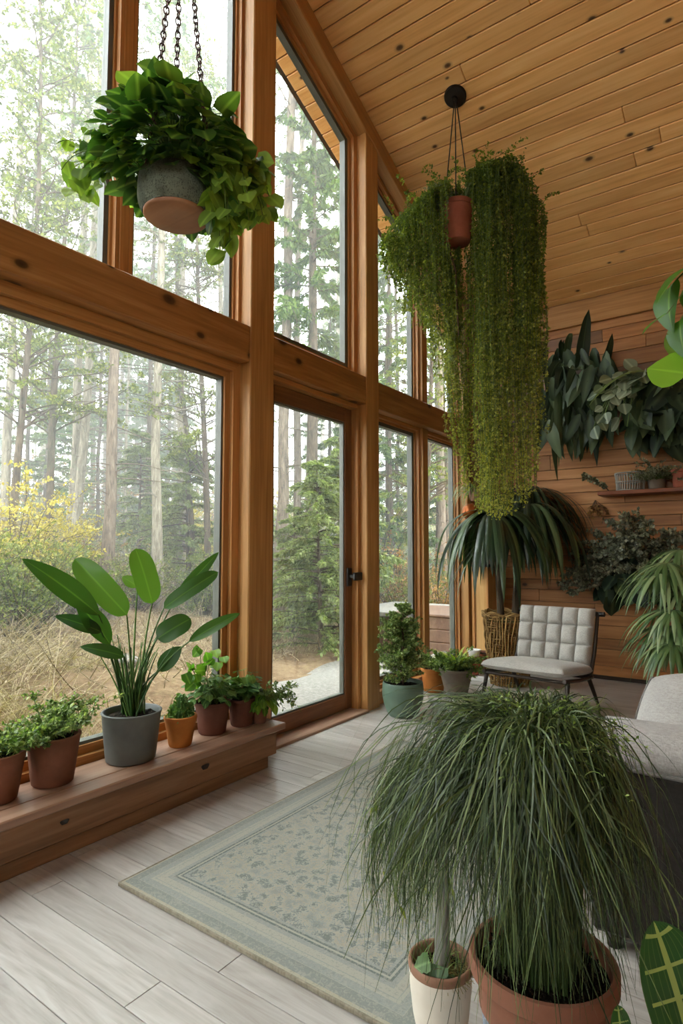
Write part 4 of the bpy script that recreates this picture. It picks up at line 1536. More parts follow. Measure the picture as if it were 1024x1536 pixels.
for i, (tp, bs, w, ft, fb, tn) in enumerate(PAD):
    tip, base = in_room(at(*tp, F=ft)), in_room(at(*bs, F=fb))
    mb = MB()
    face = CAMD(base) + np.array([0.15, 0, 0.55]) + rg.normal(0, 0.15, 3)
    big_leaf(mb, base, tip, w * 1.05, face, sag=0.10, fold=0.16, shape='blunt' if i in (1, 2, 4, 6) else 'oval', m=24, na=8, tint=tn, wave=0.05, rng=rg)
    lf = mb.build('leaf', M['bird'], o)
    ft0 = top + np.array([rg.uniform(-0.03, 0.03), rg.uniform(-0.03, 0.03), -0.01])
    mb = MB()
    P = clampx(bez(ft0, (ft0 + base) / 2 + np.array([0, 0, 0.05]) + (ft0 - base) * np.array([0.15, 0.15, 0]), base, 14), -2.6)
    mb.tubes(P, np.linspace(0.0065, 0.0032, 14), 6, tn)
    mb.build('stalk', M['birdstem'], o)
mb = MB()
n = 44
bs = top + np.concatenate([rg.normal(0, 0.022, (n, 2)), np.full((n, 1), -0.01)], 1)
P = arcs(bs, rg.uniform(0, 2 * PI, n), rg.uniform(1.2, 1.52, n), rg.uniform(0.9, 1.4, n), rg.uniform(0.18, 0.42, n), 9, 1, 0.02, rg)
mb.tubes(clampx(P), np.linspace(0.0048, 0.0022, 9), 5, rg.uniform(0, 1, n))
mb.build('stalk', M['birdstem'], o, label='dense clump of thin green stalks')

# ochre pot with a small columnar cactus
c = np.array([-2.445, 2.02, LZ])
o = thing('potted_cactus', 'small ochre clay pot with knobbly little cactus columns', 'potted plant', c, G_LEDGE)
add_pot(o, c, 0.078, 0.056, 0.150, M['ochre'], lip=0.004, lip_h=0.02)
top = top_of(c, 0.15)
for (dx, dy, h, r) in ((0.0, 0.0, 0.13, 0.024), (0.03, 0.02, 0.09, 0.02), (-0.03, -0.015, 0.075, 0.02), (0.02, -0.03, 0.06, 0.018)):
    mb = MB()
    z = np.linspace(0, 1, 22)
    th = np.linspace(0, 2 * PI, 40)[:-1]
    Zm, Tm = np.meshgrid(z, th, indexing='ij')
    R = r * np.sqrt(np.clip(1 - Zm ** 5, 0, 1)) * (1 + 0.16 * np.cos(9 * Tm))
    mb.grid(np.stack([top[0] + dx + R * np.cos(Tm), top[1] + dy + R * np.sin(Tm), top[2] - 0.01 + h * Zm], -1), 0.4, close_u=True)
    k = 240
    zz, tt = rg.uniform(0.05, 0.98, k), rg.randint(0, 9, k) * 2 * PI / 9
    rr = r * np.sqrt(1 - zz ** 5) * 1.13
    pos = np.stack([top[0] + dx + rr * np.cos(tt), top[1] + dy + rr * np.sin(tt), top[2] - 0.01 + h * zz], 1)
    mb.leaves(pos, np.stack([np.cos(tt), np.sin(tt), rg.uniform(0, 1, k)], 1) + rg.normal(0, 0.4, (k, 3)), rg.normal(0, 1, (k, 3)), 0.016, TINY, rg.uniform(0.5, 1, k))
    mb.build('cactus_column', M['cactus'], o)
shrubby(o, top, 12, 0.08, 12, 0.012, M['fern_in'], rg, (0.2, 1.2), rb=0.03, sub=False)

ROUND = leaf_tmpl(0.42, 8, 'oval', 0.12, 0.10, 4)
HEART = leaf_tmpl(0.44, 11, 'heart', 0.10, 0.10, 4, 0.05)
LANCE = leaf_tmpl(0.17, 7, 'lance', 0.2, 0.25)
IVY = leaf_tmpl(0.5, 8, 'ivy', 0.2, 0.12)
OVAL = leaf_tmpl(0.30, 7, 'oval', 0.2, 0.15)


def dome_leaves(o, base, n, rad, up, size, tm, mat, rng, name='foliage', down=0.35, lim=-2.57):
    """leaves on curved petioles that make a rounded head"""
    az, el = rng.uniform(0, 2 * PI, n), np.arcsin(rng.uniform(-0.1, 0.98, n))
    tip = np.asarray(base) + np.stack([rad * np.cos(el) * np.cos(az), rad * np.cos(el) * np.sin(az), up * (0.35 + 0.65 * np.sin(el))], 1) * rng.uniform(0.6, 1.05, (n, 1))
    tip[:, 0] = np.maximum(tip[:, 0], lim)
    b = np.asarray(base) + np.concatenate([rng.normal(0, 0.015, (n, 2)), np.zeros((n, 1))], 1)
    P = np.stack([bez(b[i], (b[i] + tip[i]) / 2 + [0, 0, 0.3 * up], tip[i], 7) for i in range(n)])
    mb = MB()
    mb.tubes(P, np.linspace(0.0024, 0.0014, 7), 5, rng.uniform(0, 1, n))
    mb.build('stem', M['stem'], o)
    f = MB()
    d = nrm(tip - base) * [1, 1, 0.25] + np.array([0, 0, -down]) + rng.normal(0, 0.25, (n, 3))
    u = nrm(tip - base) * 0.5 + np.array([0, 0, 1.0]) + rng.normal(0, 0.3, (n, 3))
    f.leaves(tip, d, u, size * rng.uniform(0.7, 1.2, n), tm)
    return f.build(name, mat, o)


c = np.array([-2.475, 2.26, LZ])
o = thing('round_leaf_plant', 'terracotta pot with a dense dome of round grey-green leaves and a taller heart-leaf shoot', 'potted plant', c, G_LEDGE)
add_pot(o, c, 0.092, 0.072, 0.168, M['terra_dark'], lip=0.004, lip_h=0.02)
dome_leaves(o, top_of(c, 0.168), 170, 0.13, 0.16, 0.052, ROUND, M['pepero'], rg)
f = MB()
P = np.stack([bez(top_of(c, 0.168), at(300, 1020, F=3.25), in_room(at(u, v, F=ff)), 9) for (u, v, ff) in ((300, 972, 3.2), (322, 975, 3.25), (285, 1000, 3.15), (312, 990, 3.2), (335, 985, 3.3), (290, 1025, 3.1), (278, 1010, 3.1))])
f.tubes(P, 0.002, 5)
f.build('stem', M['stem'], o)
f = MB()
tips = P[:, -1]
f.leaves(np.vstack([tips, P[:, 6], P[:, 7]]), np.vstack([CAMD(tips) * 0.5 + rg.normal(0, 0.6, (7, 3)) + [0, 0, -0.3], rg.normal(0, 1, (14, 3)) + [0, 0, -0.2]]), np.vstack([CAMD(tips) + [0, 0, 0.5], rg.normal(0, 0.5, (14, 3)) + [0.5, -0.3, 0.8]]), 0.062, HEART)
f.build('foliage', M['bright'], o)

c = np.array([-2.45, 2.455, LZ])
o = thing('round_leaf_plant', 'brown clay pot with dark green leaves squeezed in front of the thick post', 'potted plant', c, G_LEDGE)
add_pot(o, c, 0.075, 0.06, 0.15, M['terra_dark'], lip=0.003, lip_h=0.015)
dome_leaves(o, top_of(c, 0.15), 90, 0.115, 0.17, 0.055, HEART, M['pepero'], rg, lim=-2.47)

c = np.array([-2.40, 2.55, LZ])
o = thing('trailing_plant', 'little clay pot with bright leaves and ferny sprays hanging over the ledge end', 'potted plant', c, G_LEDGE)
add_pot(o, c, 0.045, 0.036, 0.085, M['terra'], lip=0.002, lip_h=0.012)
top = top_of(c, 0.085)
dome_leaves(o, top, 70, 0.10, 0.12, 0.06, OVAL, M['bright'], rg, down=0.8, lim=-2.47)
n = 22
tg = np.array([at(u, v, F=ff) for u, v, ff in zip(rg.uniform(400, 452, n), rg.uniform(1020, 1068, n), rg.uniform(3.35, 3.6, n))])
P = np.stack([bez(top, top + (t_ - top) * [0.7, 0.7, 0] + [0, 0, 0.13], t_, 10) for t_ in tg])
f = MB()
f.tubes(P, 0.0013, 4)
f.build('stem', M['stem'], o)
f = MB()
sprout(f, P, 26, 0.020, TINY, rg, 1.1, 0.25, 1.0, 0.3, tint=0.35)
f.build('foliage', M['fern_in'], o, label='fine ferny sprays')

# ------------------------------------------------------------------ the heart-leaf basket
c = np.array([-1.625, 1.285, 2.36])
o = thing('hanging_heart_leaf_plant', 'hanging basket of bright heart-shaped leaves on three chains before the wide window', 'hanging plant', c)
mb = MB()
h, rt, rb = 0.130, 0.126, 0.112
th = np.linspace(0, 2 * PI, 61)[:-1]
prof = pot_profile(rt, rb, h, 0.014, 0, 0, 0.012)[2:]
V = np.zeros((len(prof), 60, 3))
for i, (r, z) in enumerate(prof):
    k = 1 + 0.012 * np.sin(5 * th + z * 40) + 0.010 * np.sin(11 * th + 2)
    V[i] = np.stack([c[0] + r * k * np.cos(th), c[1] + r * k * np.sin(th), np.full(60, c[2] + z)], 1)
mb.grid(V, close_u=True)
pt = mb.build('pot', M['mossypot'], o, True, label='rough mossy stone pot')
mb = MB()
mb.lathe([(0.001, -0.004), (rb * 0.5, -0.006), (rb * 0.93, -0.005), (rb * 0.985, 0.0), (rb * 0.99, 0.006)], c, 44)
mb.build('pot_base', M['potbase'], o, True, label='bare brown wooden underside')
mb = MB()
mb.disc(c, rt - 0.02, 30, h * 0.85, 0.01)
mb.build('soil', M['soil'], o)
top = c + [0, 0, h]
mb = MB()
apex = np.array([-1.625, 1.285, 3.65])


def chain(mb, a, b, link=0.034, r=0.0028):
    a, b = np.asarray(a, float), np.asarray(b, float)
    L = np.linalg.norm(b - a)
    d = (b - a) / L
    s1 = nrm(np.cross(d, [0.3, 1, 0.1]))
    s2 = np.cross(d, s1)
    n = int(L / (link * 0.72))
    t = np.linspace(0, 2 * PI, 11)
    for i in range(n):
        p = a + d * L * (i + 0.5) / n
        s = s1 if i % 2 else s2
        ring = p + np.outer(np.cos(t) * link * 0.5, d) + np.outer(np.sin(t) * link * 0.27, s)
        mb.tubes(ring, r, 5)


for k in range(3):
    mb = MB()
    a = 0.5 + k * 2 * PI / 3
    chain(mb, top + [0.118 * math.cos(a), 0.118 * math.sin(a), -0.01], apex)
    mb.build('chain', M['chain'], o)
mb = MB()
mb.tubes(np.array([apex - [0, 0, 0.01], [apex[0], apex[1], zroof(apex[1]) - 0.0]]), 0.004, 8)
mb.tubes(np.array([[apex[0], apex[1], zroof(apex[1]) - 0.03], [apex[0], apex[1], zroof(apex[1]) + 0.005]]), 0.02, 12, caps=True)
mb.build('hook', M['black'], o, label='long rod and hook up to the ridge')
# head of leaves
n = 300
az, el = rg.uniform(0, 2 * PI, n), np.arcsin(rg.uniform(-0.15, 1.0, n))
ex, ez = 0.245, 0.31
rad = rg.uniform(0.6, 1.0, n) ** 0.6
side = RT * 1.0
pos = top + np.stack([np.cos(el) * np.cos(az) * ex * rad, np.cos(el) * np.sin(az) * ex * rad, 0.01 + np.sin(el) * ez * rad], 1)
pos += np.outer(np.clip(-(pos - top) @ RT, 0, 1) * 0.25, [0, 0, 1])
outw = nrm(pos - top + 1e-4)
f = MB()
d = outw * [1, 1, 0.3] + np.array([0, 0, -0.45]) + rg.normal(0, 0.35, (n, 3))
u = outw + np.array([0, 0, 0.7]) + rg.normal(0, 0.3, (n, 3))
f.leaves(pos, d, u, 0.084 * rg.uniform(0.55, 1.2, n), HEART, np.clip(rg.normal(0.35, 0.25, n), 0, 1))
k = 80
a_ = rg.uniform(0, 2 * PI, k)
pr = top + np.stack([np.cos(a_) * rg.uniform(0.11, 0.17, k), np.sin(a_) * rg.uniform(0.11, 0.17, k), rg.uniform(-0.03, 0.09, k)], 1)
f.leaves(pr, np.stack([np.cos(a_), np.sin(a_), np.full(k, -0.9)], 1) + rg.normal(0, 0.3, (k, 3)), np.stack([np.cos(a_), np.sin(a_), np.full(k, 0.7)], 1) + rg.normal(0, 0.3, (k, 3)), 0.08 * rg.uniform(0.6, 1.15, k), HEART, np.clip(rg.normal(0.3, 0.2, k), 0, 1))
st = MB()
P = np.stack([bez(top + [0, 0, -0.02] + rg.normal(0, 0.03, 3) * [1, 1, 0], top + (p - top) * [0.4, 0.4, 1.0] + [0, 0, 0.05], p, 7) for p in pos[:180]])
st.tubes(P, 0.0016, 4, rg.uniform(0, 1, 180))
# trailing strands: (u, v) of where each one ends
ENDS = [(330, 385, 1.95), (345, 360, 1.95), (375, 345, 2.0), (395, 330, 2.02), (405, 300, 2.05), (318, 340, 1.9), (360, 320, 1.95), (385, 280, 2.0), (340, 330, 1.88), (392, 250, 2.05), (372, 300, 1.9), (330, 350, 2.1), (352, 345, 2.12), (380, 318, 2.15), (398, 322, 2.1),
        (125, 300, 2.0), (105, 290, 1.95), (92, 255, 1.95), (85, 215, 1.95), (110, 230, 2.0), (140, 250, 2.0), (120, 200, 1.9), (160, 245, 1.95), (150, 280, 2.08), (180, 240, 1.9), (100, 262, 2.05)]
paths = []
for (u_, v_, F_) in ENDS:
    e = at(u_, v_, F=F_)
    s0 = top + nrm((e - top) * [1, 1, 0]) * 0.10
    q = np.array([e[0] * 0.75 + s0[0] * 0.25, e[1] * 0.75 + s0[1] * 0.25, top[2] + 0.17])
    paths.append(bez(s0, q, e, 16))
P2 = np.array(paths)
st.tubes(P2, 0.0018, 4)
st.build('stem', M['stem'], o)
sprout(f, P2[:15], 18, 0.066, HEART, rg, 1.1, 0.2, 1.0, 0.7, (0.4, -0.7, 0.4), 0.45, tint=0.9)
sprout(f, P2[15:], 9, 0.062, HEART, rg, 1.1, 0.25, 1.0, 0.7, (0.4, -0.7, 0.4), 0.45, tint=0.85)
f.build('foliage', M['pothos'], o)

# ------------------------------------------------------------------ the big trailing basket
yc, xc = 4.0, -1.80
c = np.array([xc, yc, 3.50])
o = thing('hanging_trailing_plant', 'huge trailing plant with a long green curtain of tiny leaves hung from the pine ceiling', 'hanging plant', c)
add_pot(o, c, 0.118, 0.094, 0.30, M['terra_red'], lip=0.006, lip_h=0.04, label='ribbed red clay pot')
cz = zroof(yc)
mb = MB()
mb.M = np.eye(4)
mb.M[:3, :3] = slope_matrix(1)[:3, :3]
mb.M[:3, 3] = (xc, yc, cz)
mb.lathe([(0.001, -0.05), (0.02, -0.05), (0.024, -0.035), (0.045, -0.028), (0.078, -0.02), (0.084, -0.01), (0.084, 0.001)], (0, 0, 0), 36)
mb.build('ceiling_plate', M['bronze'], o, True, angle=40, label='round dark ceiling plate')
for k in range(3):
    mb = MB()
    a = 0.9 + k * 2 * PI / 3
    mb.tubes(np.array([[xc + 0.01 * math.cos(a), yc + 0.01 * math.sin(a), cz - 0.045], [xc + 0.114 * math.cos(a), yc + 0.114 * math.sin(a), c[2] + 0.295]]), 0.0045, 6)
    mb.build('cord', M['rope'], o)
rim = c + [0, 0, 0.30]


def at_s(s, z, depth):
    """a place beside the basket: s metres along the picture's sideways direction, depth metres towards the far side"""
    p = np.array([xc, yc, 0]) + RT * s + FW0 * depth
    return np.array([p[0], p[1], z])


def zpix(v, F=4.31):
    return 1.2 + (828 - v) / 892 * F


S = [-0.56, -0.48, -0.40, -0.25, -0.12, -0.03, 0.06, 0.12, 0.30, 0.45, 0.55, 0.64]
ZT = [zpix(v) for v in (335, 320, 300, 272, 258, 256, 250, 240, 228, 224, 250, 300)]
ZE = [zpix(v) for v in (370, 410, 450, 490, 600, 690, 735, 750, 765, 745, 725, 520)]
n = 520
ss = np.concatenate([rg.uniform(-0.56, -0.08, 160), rg.uniform(-0.08, 0.10, 55), rg.uniform(0.10, 0.64, n - 215)])
paths, kk = [], []
for s in ss:
    zt, ze = np.interp(s, S, ZT), np.interp(s, S, ZE)
    front = -0.12 < s < 0.085
    dep = rg.uniform(0.04, 0.26) if front else rg.uniform(-0.24, 0.26) * math.sqrt(max(0.15, 1 - (s / 0.75) ** 2))
    zt -= abs(dep) * 0.35 + rg.uniform(0, 0.10)
    ze += rg.uniform(-0.08, 0.02) if rg.uniform() < 0.55 else rg.uniform(0, 0.55) * (zt - ze)
    a = math.atan2(dep, s)
    p0 = rim + RT * 0.07 * math.cos(a) + FW0 * 0.07 * math.sin(a)
    shoulder = at_s(s * 0.97, zt, dep)
    # the strands swing back under the basket towards the tip of the curtain
    s_end = s + (0.16 - s) * (0.26 if s < 0.16 else 0.07) * max(0, min(1, (zt - ze) / 2.2)) + rg.normal(0, 0.02)
    end = at_s(s_end, ze, dep * 0.85)
    arch = bez(p0, np.array([(p0[0] + shoulder[0]) / 2, (p0[1] + shoulder[1]) / 2, max(p0[2], zt) + 0.10]), shoulder, 8)
    t = np.linspace(0, 1, 17)[1:, None]
    hang = shoulder + (end - shoulder) * t + np.stack([0.012 * np.sin(9 * t[:, 0] + s * 40), 0.012 * np.cos(8 * t[:, 0] + s * 31), 0 * t[:, 0]], 1)
    paths.append(np.vstack([arch, hang]))
P = np.array(paths)
Lp = np.linalg.norm(np.diff(P, axis=1), axis=2).sum(1)
mb = MB()
mb.tubes(P, 0.0013, 3, rg.uniform(0, 1, n))
mb.build('stem', M['stem'], o)
f = MB()
for lo, hi in ((0, 0.8), (0.8, 1.4), (1.4, 2.0), (2.0, 4)):
    sel = (Lp >= lo) & (Lp < hi)
    if sel.any():
        k = int(84 * min(hi, 2.4))
        zz = P[sel]
        # leaves get paler lower down the curtain
        pos, tan = on_paths(zz, k, rg, 0.12, 1.0)
        m = len(pos)
        r_ = nrm(rg.normal(0, 1, (m, 3)))
        d = tan * 0.45 + r_ * 0.9
        tn = np.clip(1.0 - (pos[:, 2] - 1.6) / 2.3 * 0.8 + rg.normal(0, 0.17, m), 0, 1)
        f.leaves(pos, d, rg.normal(0, 0.7, (m, 3)) + [0, 0, 0.7], 0.022 * rg.uniform(0.6, 1.3, m), TINY, tn)
# sprigs that stick up from the crown
k = 80
sp = rg.uniform(-0.5, 0.62, k)
bs = np.array([at_s(s, np.interp(s, S, ZT) - 0.06, rg.uniform(-0.2, 0.2)) for s in sp])
Q = arcs(bs, rg.uniform(0, 2 * PI, k), rg.uniform(0.4, 1.5, k), rg.uniform(-0.6, 0.9, k), rg.uniform(0.08, 0.26, k), 7, 1, 0.1, rg)
sprout(f, Q, 34, 0.024, TINY, rg, 1.0, 0.0, 1.0, 0.1, tint=0.3)
f.build('foliage', M['trail'], o)
f = MB()
k = 60
Q = arcs(rim + np.concatenate([rg.normal(0, 0.05, (k, 2)), np.full((k, 1), 0.0)], 1), math.atan2(-RT[1], -RT[0]) + rg.uniform(-1.1, 0.8, k), rg.uniform(0.2, 1.2, k), rg.uniform(-1.2, -0.5, k), rg.uniform(0.15, 0.36, k), 8, 1, 0.1, rg)
sprout(f, Q, 40, 0.024, NEEDLE, rg, 0.8, 0.1, 1.0, 0.1)
f.build('wiry_growth', M['trail_grey'], o, label='wiry grey growth over the rim')
mb = MB()
mb.tubes(np.array([at_s(-0.09, 3.45, -0.10), at_s(-0.03, 3.25, -0.08), at_s(-0.02, 3.05, -0.05), at_s(0.0, 2.8, 0.0)]), 0.006, 6)
mb.build('dry_stem', M['twig'], o, label='bare brown stem below the pot')
# ------------------------------------------------------------------ rug
RX0, RX1, RY0, RY1 = -1.945, -0.755, 1.345, 3.35
mb = MB()
nx, ny = 60, 90
gx, gy = np.meshgrid(np.linspace(0, 1, nx), np.linspace(0, 1, ny), indexing='ij')
X, Y = RX0 + (RX1 - RX0) * gx, RY0 + (RY1 - RY0) * gy
ed = np.minimum(np.minimum(X - RX0, RX1 - X), np.minimum(Y - RY0, RY1 - Y))
Z = 0.0175 - 0.004 * np.exp(-ed / 0.006) + 0.0012 * np.sin(X * 9 + 1) * np.sin(Y * 7)
gc = np.stack([X - RX0, Y - RY0, 0 * X], -1)
mb.grid(np.stack([X, Y, Z], -1), gc=gc.reshape(-1, 3))
rug = mb.build('faded_rug', rugmat(RX1 - RX0, RY1 - RY0))
tag(rug, 'large faded oriental rug in grey, blue and cream on the oak floor', 'rug')
mb = MB()
e = 0.004
for a, b in (((RX0 - e, RY0 - e), (RX1 + e, RY0 + e)), ((RX0 - e, RY1 - e), (RX1 + e, RY1 + e))):
    mb.box((a[0], a[1], 0.001), (b[0], b[1], 0.0150), 0.003, 0)
for a, b in (((RX0 - e, RY0 + e), (RX0 + e, RY1 - e)), ((RX1 - e, RY0 + e), (RX1 + e, RY1 - e))):
    mb.box((a[0], a[1], 0.001), (b[0], b[1], 0.0150), 0.003, 1)
mb.build('binding', M['rugedge'], rug, False, label='tan bound edge')

# ------------------------------------------------------------------ tufted lounge chair
CA = math.radians(-6)
CC = np.array([-1.425, 4.52, 0.0])
cf = np.array([-math.sin(math.radians(4)), -math.cos(math.radians(4)), 0])   # where the chair faces
cs = np.array([-cf[1], cf[0], 0])                                             # its own side axis (towards +x)
UPZ = np.array([0, 0, 1.0])


def ch(s, f, z):
    return CC + cs * s + cf * f + UPZ * z


o = thing('lounge_chair', 'low lounge chair with grey tufted back and dark legs by the timber wall', 'chair', CC)
HW = 0.315
# seat cushion
mb = MB()
nu, nv = 44, 44
for top_side in (1, -1):
    a, b = np.meshgrid(np.linspace(-1, 1, nu), np.linspace(-1, 1, nv), indexing='ij')
    th = 0.045 * (np.clip(1 - np.abs(a) ** 6, 0, 1) * np.clip(1 - np.abs(b) ** 6, 0, 1)) ** 0.4
    k = 1 - 0.04 * (np.abs(a) ** 4) * (np.abs(b) ** 4)
    s_, f_ = a * HW * k, 0.02 + b * 0.335 * k
    z_ = 0.345 + 0.035 * b + top_side * th * (1.15 if top_side > 0 else 0.8) + (0.012 * (1 - a ** 2) * (1 - b ** 2) if top_side > 0 else 0)
    mb.grid(CC + s_[..., None] * cs + f_[..., None] * cf + z_[..., None] * UPZ, flip=top_side < 0)
mb.build('seat_cushion', M['chairfab'], o)
# backrest: five by three tufts
tilt = math.radians(17)
bu = UPZ * math.cos(tilt) - cf * math.sin(tilt)
bn = cf * math.cos(tilt) + UPZ * math.sin(tilt)
BC = ch(0, -0.285, 0.345)
BH, BW = 0.435, 0.285
nu, nv = 101, 73
a, b = np.meshgrid(np.linspace(0, 1, nu), np.linspace(0, 1, nv), indexing='ij')
ca, cb = (a * 5) % 1.0, (b * 3) % 1.0
ca[-1], cb[:, -1] = 1.0, 1.0
tuft = (np.clip(1 - np.abs(2 * ca - 1) ** 3.0, 0, 1) * np.clip(1 - np.abs(2 * cb - 1) ** 3.0, 0, 1)) ** 0.42
edge = (np.clip(1 - np.abs(2 * a - 1) ** 30, 0, 1) * np.clip(1 - np.abs(2 * b - 1) ** 24, 0, 1)) ** 0.5
front = (0.018 + 0.056 * tuft) * edge
wv = BW * (1.0 + 0.04 * b) * (2 * a - 1)
mb = MB()
mb.grid(BC + wv[..., None] * cs + (b * BH)[..., None] * bu + front[..., None] * bn)
mb.grid(BC + wv[..., None] * cs + (b * BH)[..., None] * bu - (0.022 * edge)[..., None] * bn, flip=True)
mb.build('backrest', M['chairfab'], o, label='grey backrest with five by three square tufts')
mb = MB()
for s in (-1, 1):
    x = s * (BW + 0.012)
    mb2 = [ch(x, -0.245, 0.28), ch(x, -0.275, 0.335), ch(x * 1.01, -0.285, 0.345) + bu * 0.1 - bn * 0.02, ch(x * 1.02, -0.285, 0.345) + bu * (BH - 0.02) - bn * 0.035]
    mb.tubes(np.array(mb2), [0.014, 0.016, 0.015, 0.013], 8, caps=True)
bar = [ch(-0.33, -0.285, 0.345) + bu * (BH - 0.03) - bn * 0.045, ch(0.35, -0.285, 0.345) + bu * (BH - 0.03) - bn * 0.045]
mb.tubes(np.array(bar), 0.019, 8, caps=True)
mb.build('back_frame', M['dark_wood'], o, label='dark frame with a crossbar behind the back')
mb = MB()
for s in (-1, 1):
    mb.tubes(np.array([ch(s * 0.295, 0.31, 0.325), ch(s * 0.295, 0.0, 0.285), ch(s * 0.295, -0.29, 0.262)]), 0.014, 8, caps=True)
for f_, z_ in ((0.29, 0.315), (-0.26, 0.262)):
    mb.tubes(np.array([ch(-0.295, f_, z_), ch(0.295, f_, z_)]), 0.012, 8, caps=True)
mb.build('seat_frame', M['dark_wood'], o)
for s in (-1, 1):
    mb = MB()
    mb.tubes(np.array([ch(s * 0.295, 0.25, 0.315), ch(s * 0.305, 0.30, 0.16), ch(s * 0.315, 0.345, 0.0)]), [0.017, 0.014, 0.009], 8, caps=True)
    mb.build('leg', M['dark_wood'], o)
    mb = MB()
    mb.tubes(np.array([ch(s * 0.295, -0.20, 0.27), ch(s * 0.305, -0.30, 0.13), ch(s * 0.315, -0.385, 0.0)]), [0.017, 0.014, 0.009], 8, caps=True)
    mb.build('leg', M['dark_wood'], o)

mb = MB()
gx, gy = np.meshgrid(np.linspace(0, 1, 12), np.linspace(0, 2 * PI, 60, endpoint=False), indexing='ij')
zz = 0.011 + 0.003 * np.sin(gx * 60) * (gx < 0.97)
zz[-1] = 0.001
mb.grid(np.stack([-1.62 + 0.52 * gx * np.cos(gy), 4.62 + 0.52 * gx * np.sin(gy), zz], -1), close_u=True)
tag(mb.build('jute_mat', M['jute']), 'round pale woven mat under the tufted lounge chair', 'mat')

# ------------------------------------------------------------------ sofa
SX0, SX1, SY0, SY1 = -0.50, 0.62, 1.975, 3.95
o = thing('sofa', 'grey linen sofa with shade-darkened base behind the weeping grass pot', 'sofa', (0.1, 2.9, 0))


def slab_cushion(mb, lo, hi, r=0.05, p=5, n=26, puff=0.03):
    """soft box: rounded edges and a domed top"""
    lo, hi = np.array(lo, float), np.array(hi, float)
    c, h = (lo + hi) / 2, (hi - lo) / 2
    for ax in range(3):
        for sg in (-1, 1):
            a, b = np.meshgrid(np.linspace(-1, 1, n), np.linspace(-1, 1, n), indexing='ij')
            q = np.zeros((n, n, 3))
            o1, o2 = [i for i in range(3) if i != ax]
            q[..., ax], q[..., o1], q[..., o2] = sg, a, b
            inner = np.maximum(h - r, h * 0.1)
            P = q * h
            core = np.clip(P, -inner, inner)
            dlt = P - core
            L = np.linalg.norm(dlt, axis=-1, keepdims=True)
            P = core + np.where(L > 1e-9, dlt / np.maximum(L, 1e-9) * np.minimum(L, r), 0)
            dome = (1 - (P[..., 0] / h[0]) ** 2) * (1 - (P[..., 1] / h[1]) ** 2)
            P[..., 2] += np.sign(P[..., 2]) * puff * dome * (np.abs(P[..., 2]) / h[2])
            fl = (sg > 0) != (ax == 1)
            mb.grid(P + c, flip=not fl)
    return mb


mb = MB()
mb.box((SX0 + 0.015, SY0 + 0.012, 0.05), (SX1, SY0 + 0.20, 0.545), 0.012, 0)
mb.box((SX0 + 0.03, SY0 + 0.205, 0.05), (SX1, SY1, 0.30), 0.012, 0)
mb.build('base', M['sofashade'], o, False, label='cloth base and end panel with shade in the cloth colour')
mb = MB()
slab_cushion(mb, (SX0, SY0, 0.545), (SX1 - 0.02, SY0 + 0.23, 0.655), 0.05, puff=0.012)
mb.build('armrest', M['sofa'], o, label='padded light grey armrest')
mb = MB()
z = 0.553
pts = np.array([[SX0 + 0.05, SY0 + 0.003, z], [SX0 + 0.3, SY0 - 0.002, z], [SX1 - 0.05, SY0 - 0.002, z]])
mb.tubes(pts, 0.006, 6)
mb.tubes(np.array([[SX0 - 0.001, SY0 + 0.05, z], [SX0 - 0.002, SY0 + 0.19, z]]), 0.006, 6)
mb.build('piping', M['piping'], o)
for k in range(2):
    mb = MB()
    y0 = SY0 + 0.235 + k * 0.76
    slab_cushion(mb, (SX0 - 0.01, y0, 0.305), (SX1 - 0.25, y0 + 0.75, 0.47), 0.05, puff=0.02)
    mb.build('seat_cushion', M['sofa'], o)
mb = MB()
slab_cushion(mb, (SX1 - 0.24, SY0 + 0.235, 0.305), (SX1, SY1, 0.82), 0.07, puff=0.02)
mb.build('backrest', M['sofa'], o)
for (x_, y_) in ((SX0 + 0.07, SY0 + 0.06), (SX1 - 0.06, SY0 + 0.06), (SX0 + 0.07, SY1 - 0.06), (SX1 - 0.06, SY1 - 0.06)):
    mb = MB()
    mb.lathe([(0.001, 0), (0.02, 0), (0.026, 0.052), (0.001, 0.052)], (x_, y_, 0), 16)
    mb.build('leg', M['dark_wood'], o)
# the big cushion that leans on the arm
o = thing('sofa_cushion', 'plump light grey cushion lying against the padded arm of the sofa', 'cushion', (0, 2.35, 0.5))
mb = MB()
n = 34
a, b = np.meshgrid(np.linspace(-1, 1, n), np.linspace(-1, 1, n), indexing='ij')
prof = (np.clip(1 - np.abs(a) ** 3.2, 0, 1) * np.clip(1 - np.abs(b) ** 3.2, 0, 1)) ** 0.55
ax_u = nrm([1, 0.06, 0.0])
ax_v = nrm([0.0, 0.86, 0.36])
ax_n = np.cross(ax_u, ax_v)
CCn = np.array([-0.05, 2.44, 0.615])
k = 1 - 0.05 * (a ** 2) * (b ** 2)
for sg in (1, -1):
    Pp = CCn + (a * 0.36 * k)[..., None] * ax_u + (b * 0.25 * k)[..., None] * ax_v + (sg * 0.10 * prof)[..., None] * ax_n
    mb.grid(Pp, flip=sg < 0)
mb.build('cover', M['sofa'], o)
mb = MB()
t = np.linspace(-1, 1, 24)
ring = np.concatenate([np.stack([t, -np.ones(24)], 1), np.stack([np.ones(24), t], 1), np.stack([-t, np.ones(24)], 1), np.stack([-np.ones(24), -t], 1)])
kk = 1 - 0.05 * ring[:, 0] ** 2 * ring[:, 1] ** 2
mb.tubes(CCn + (ring[:, 0] * 0.36 * kk)[:, None] * ax_u + (ring[:, 1] * 0.25 * kk)[:, None] * ax_v, 0.005, 6)
mb.build('piping', M['piping'], o)

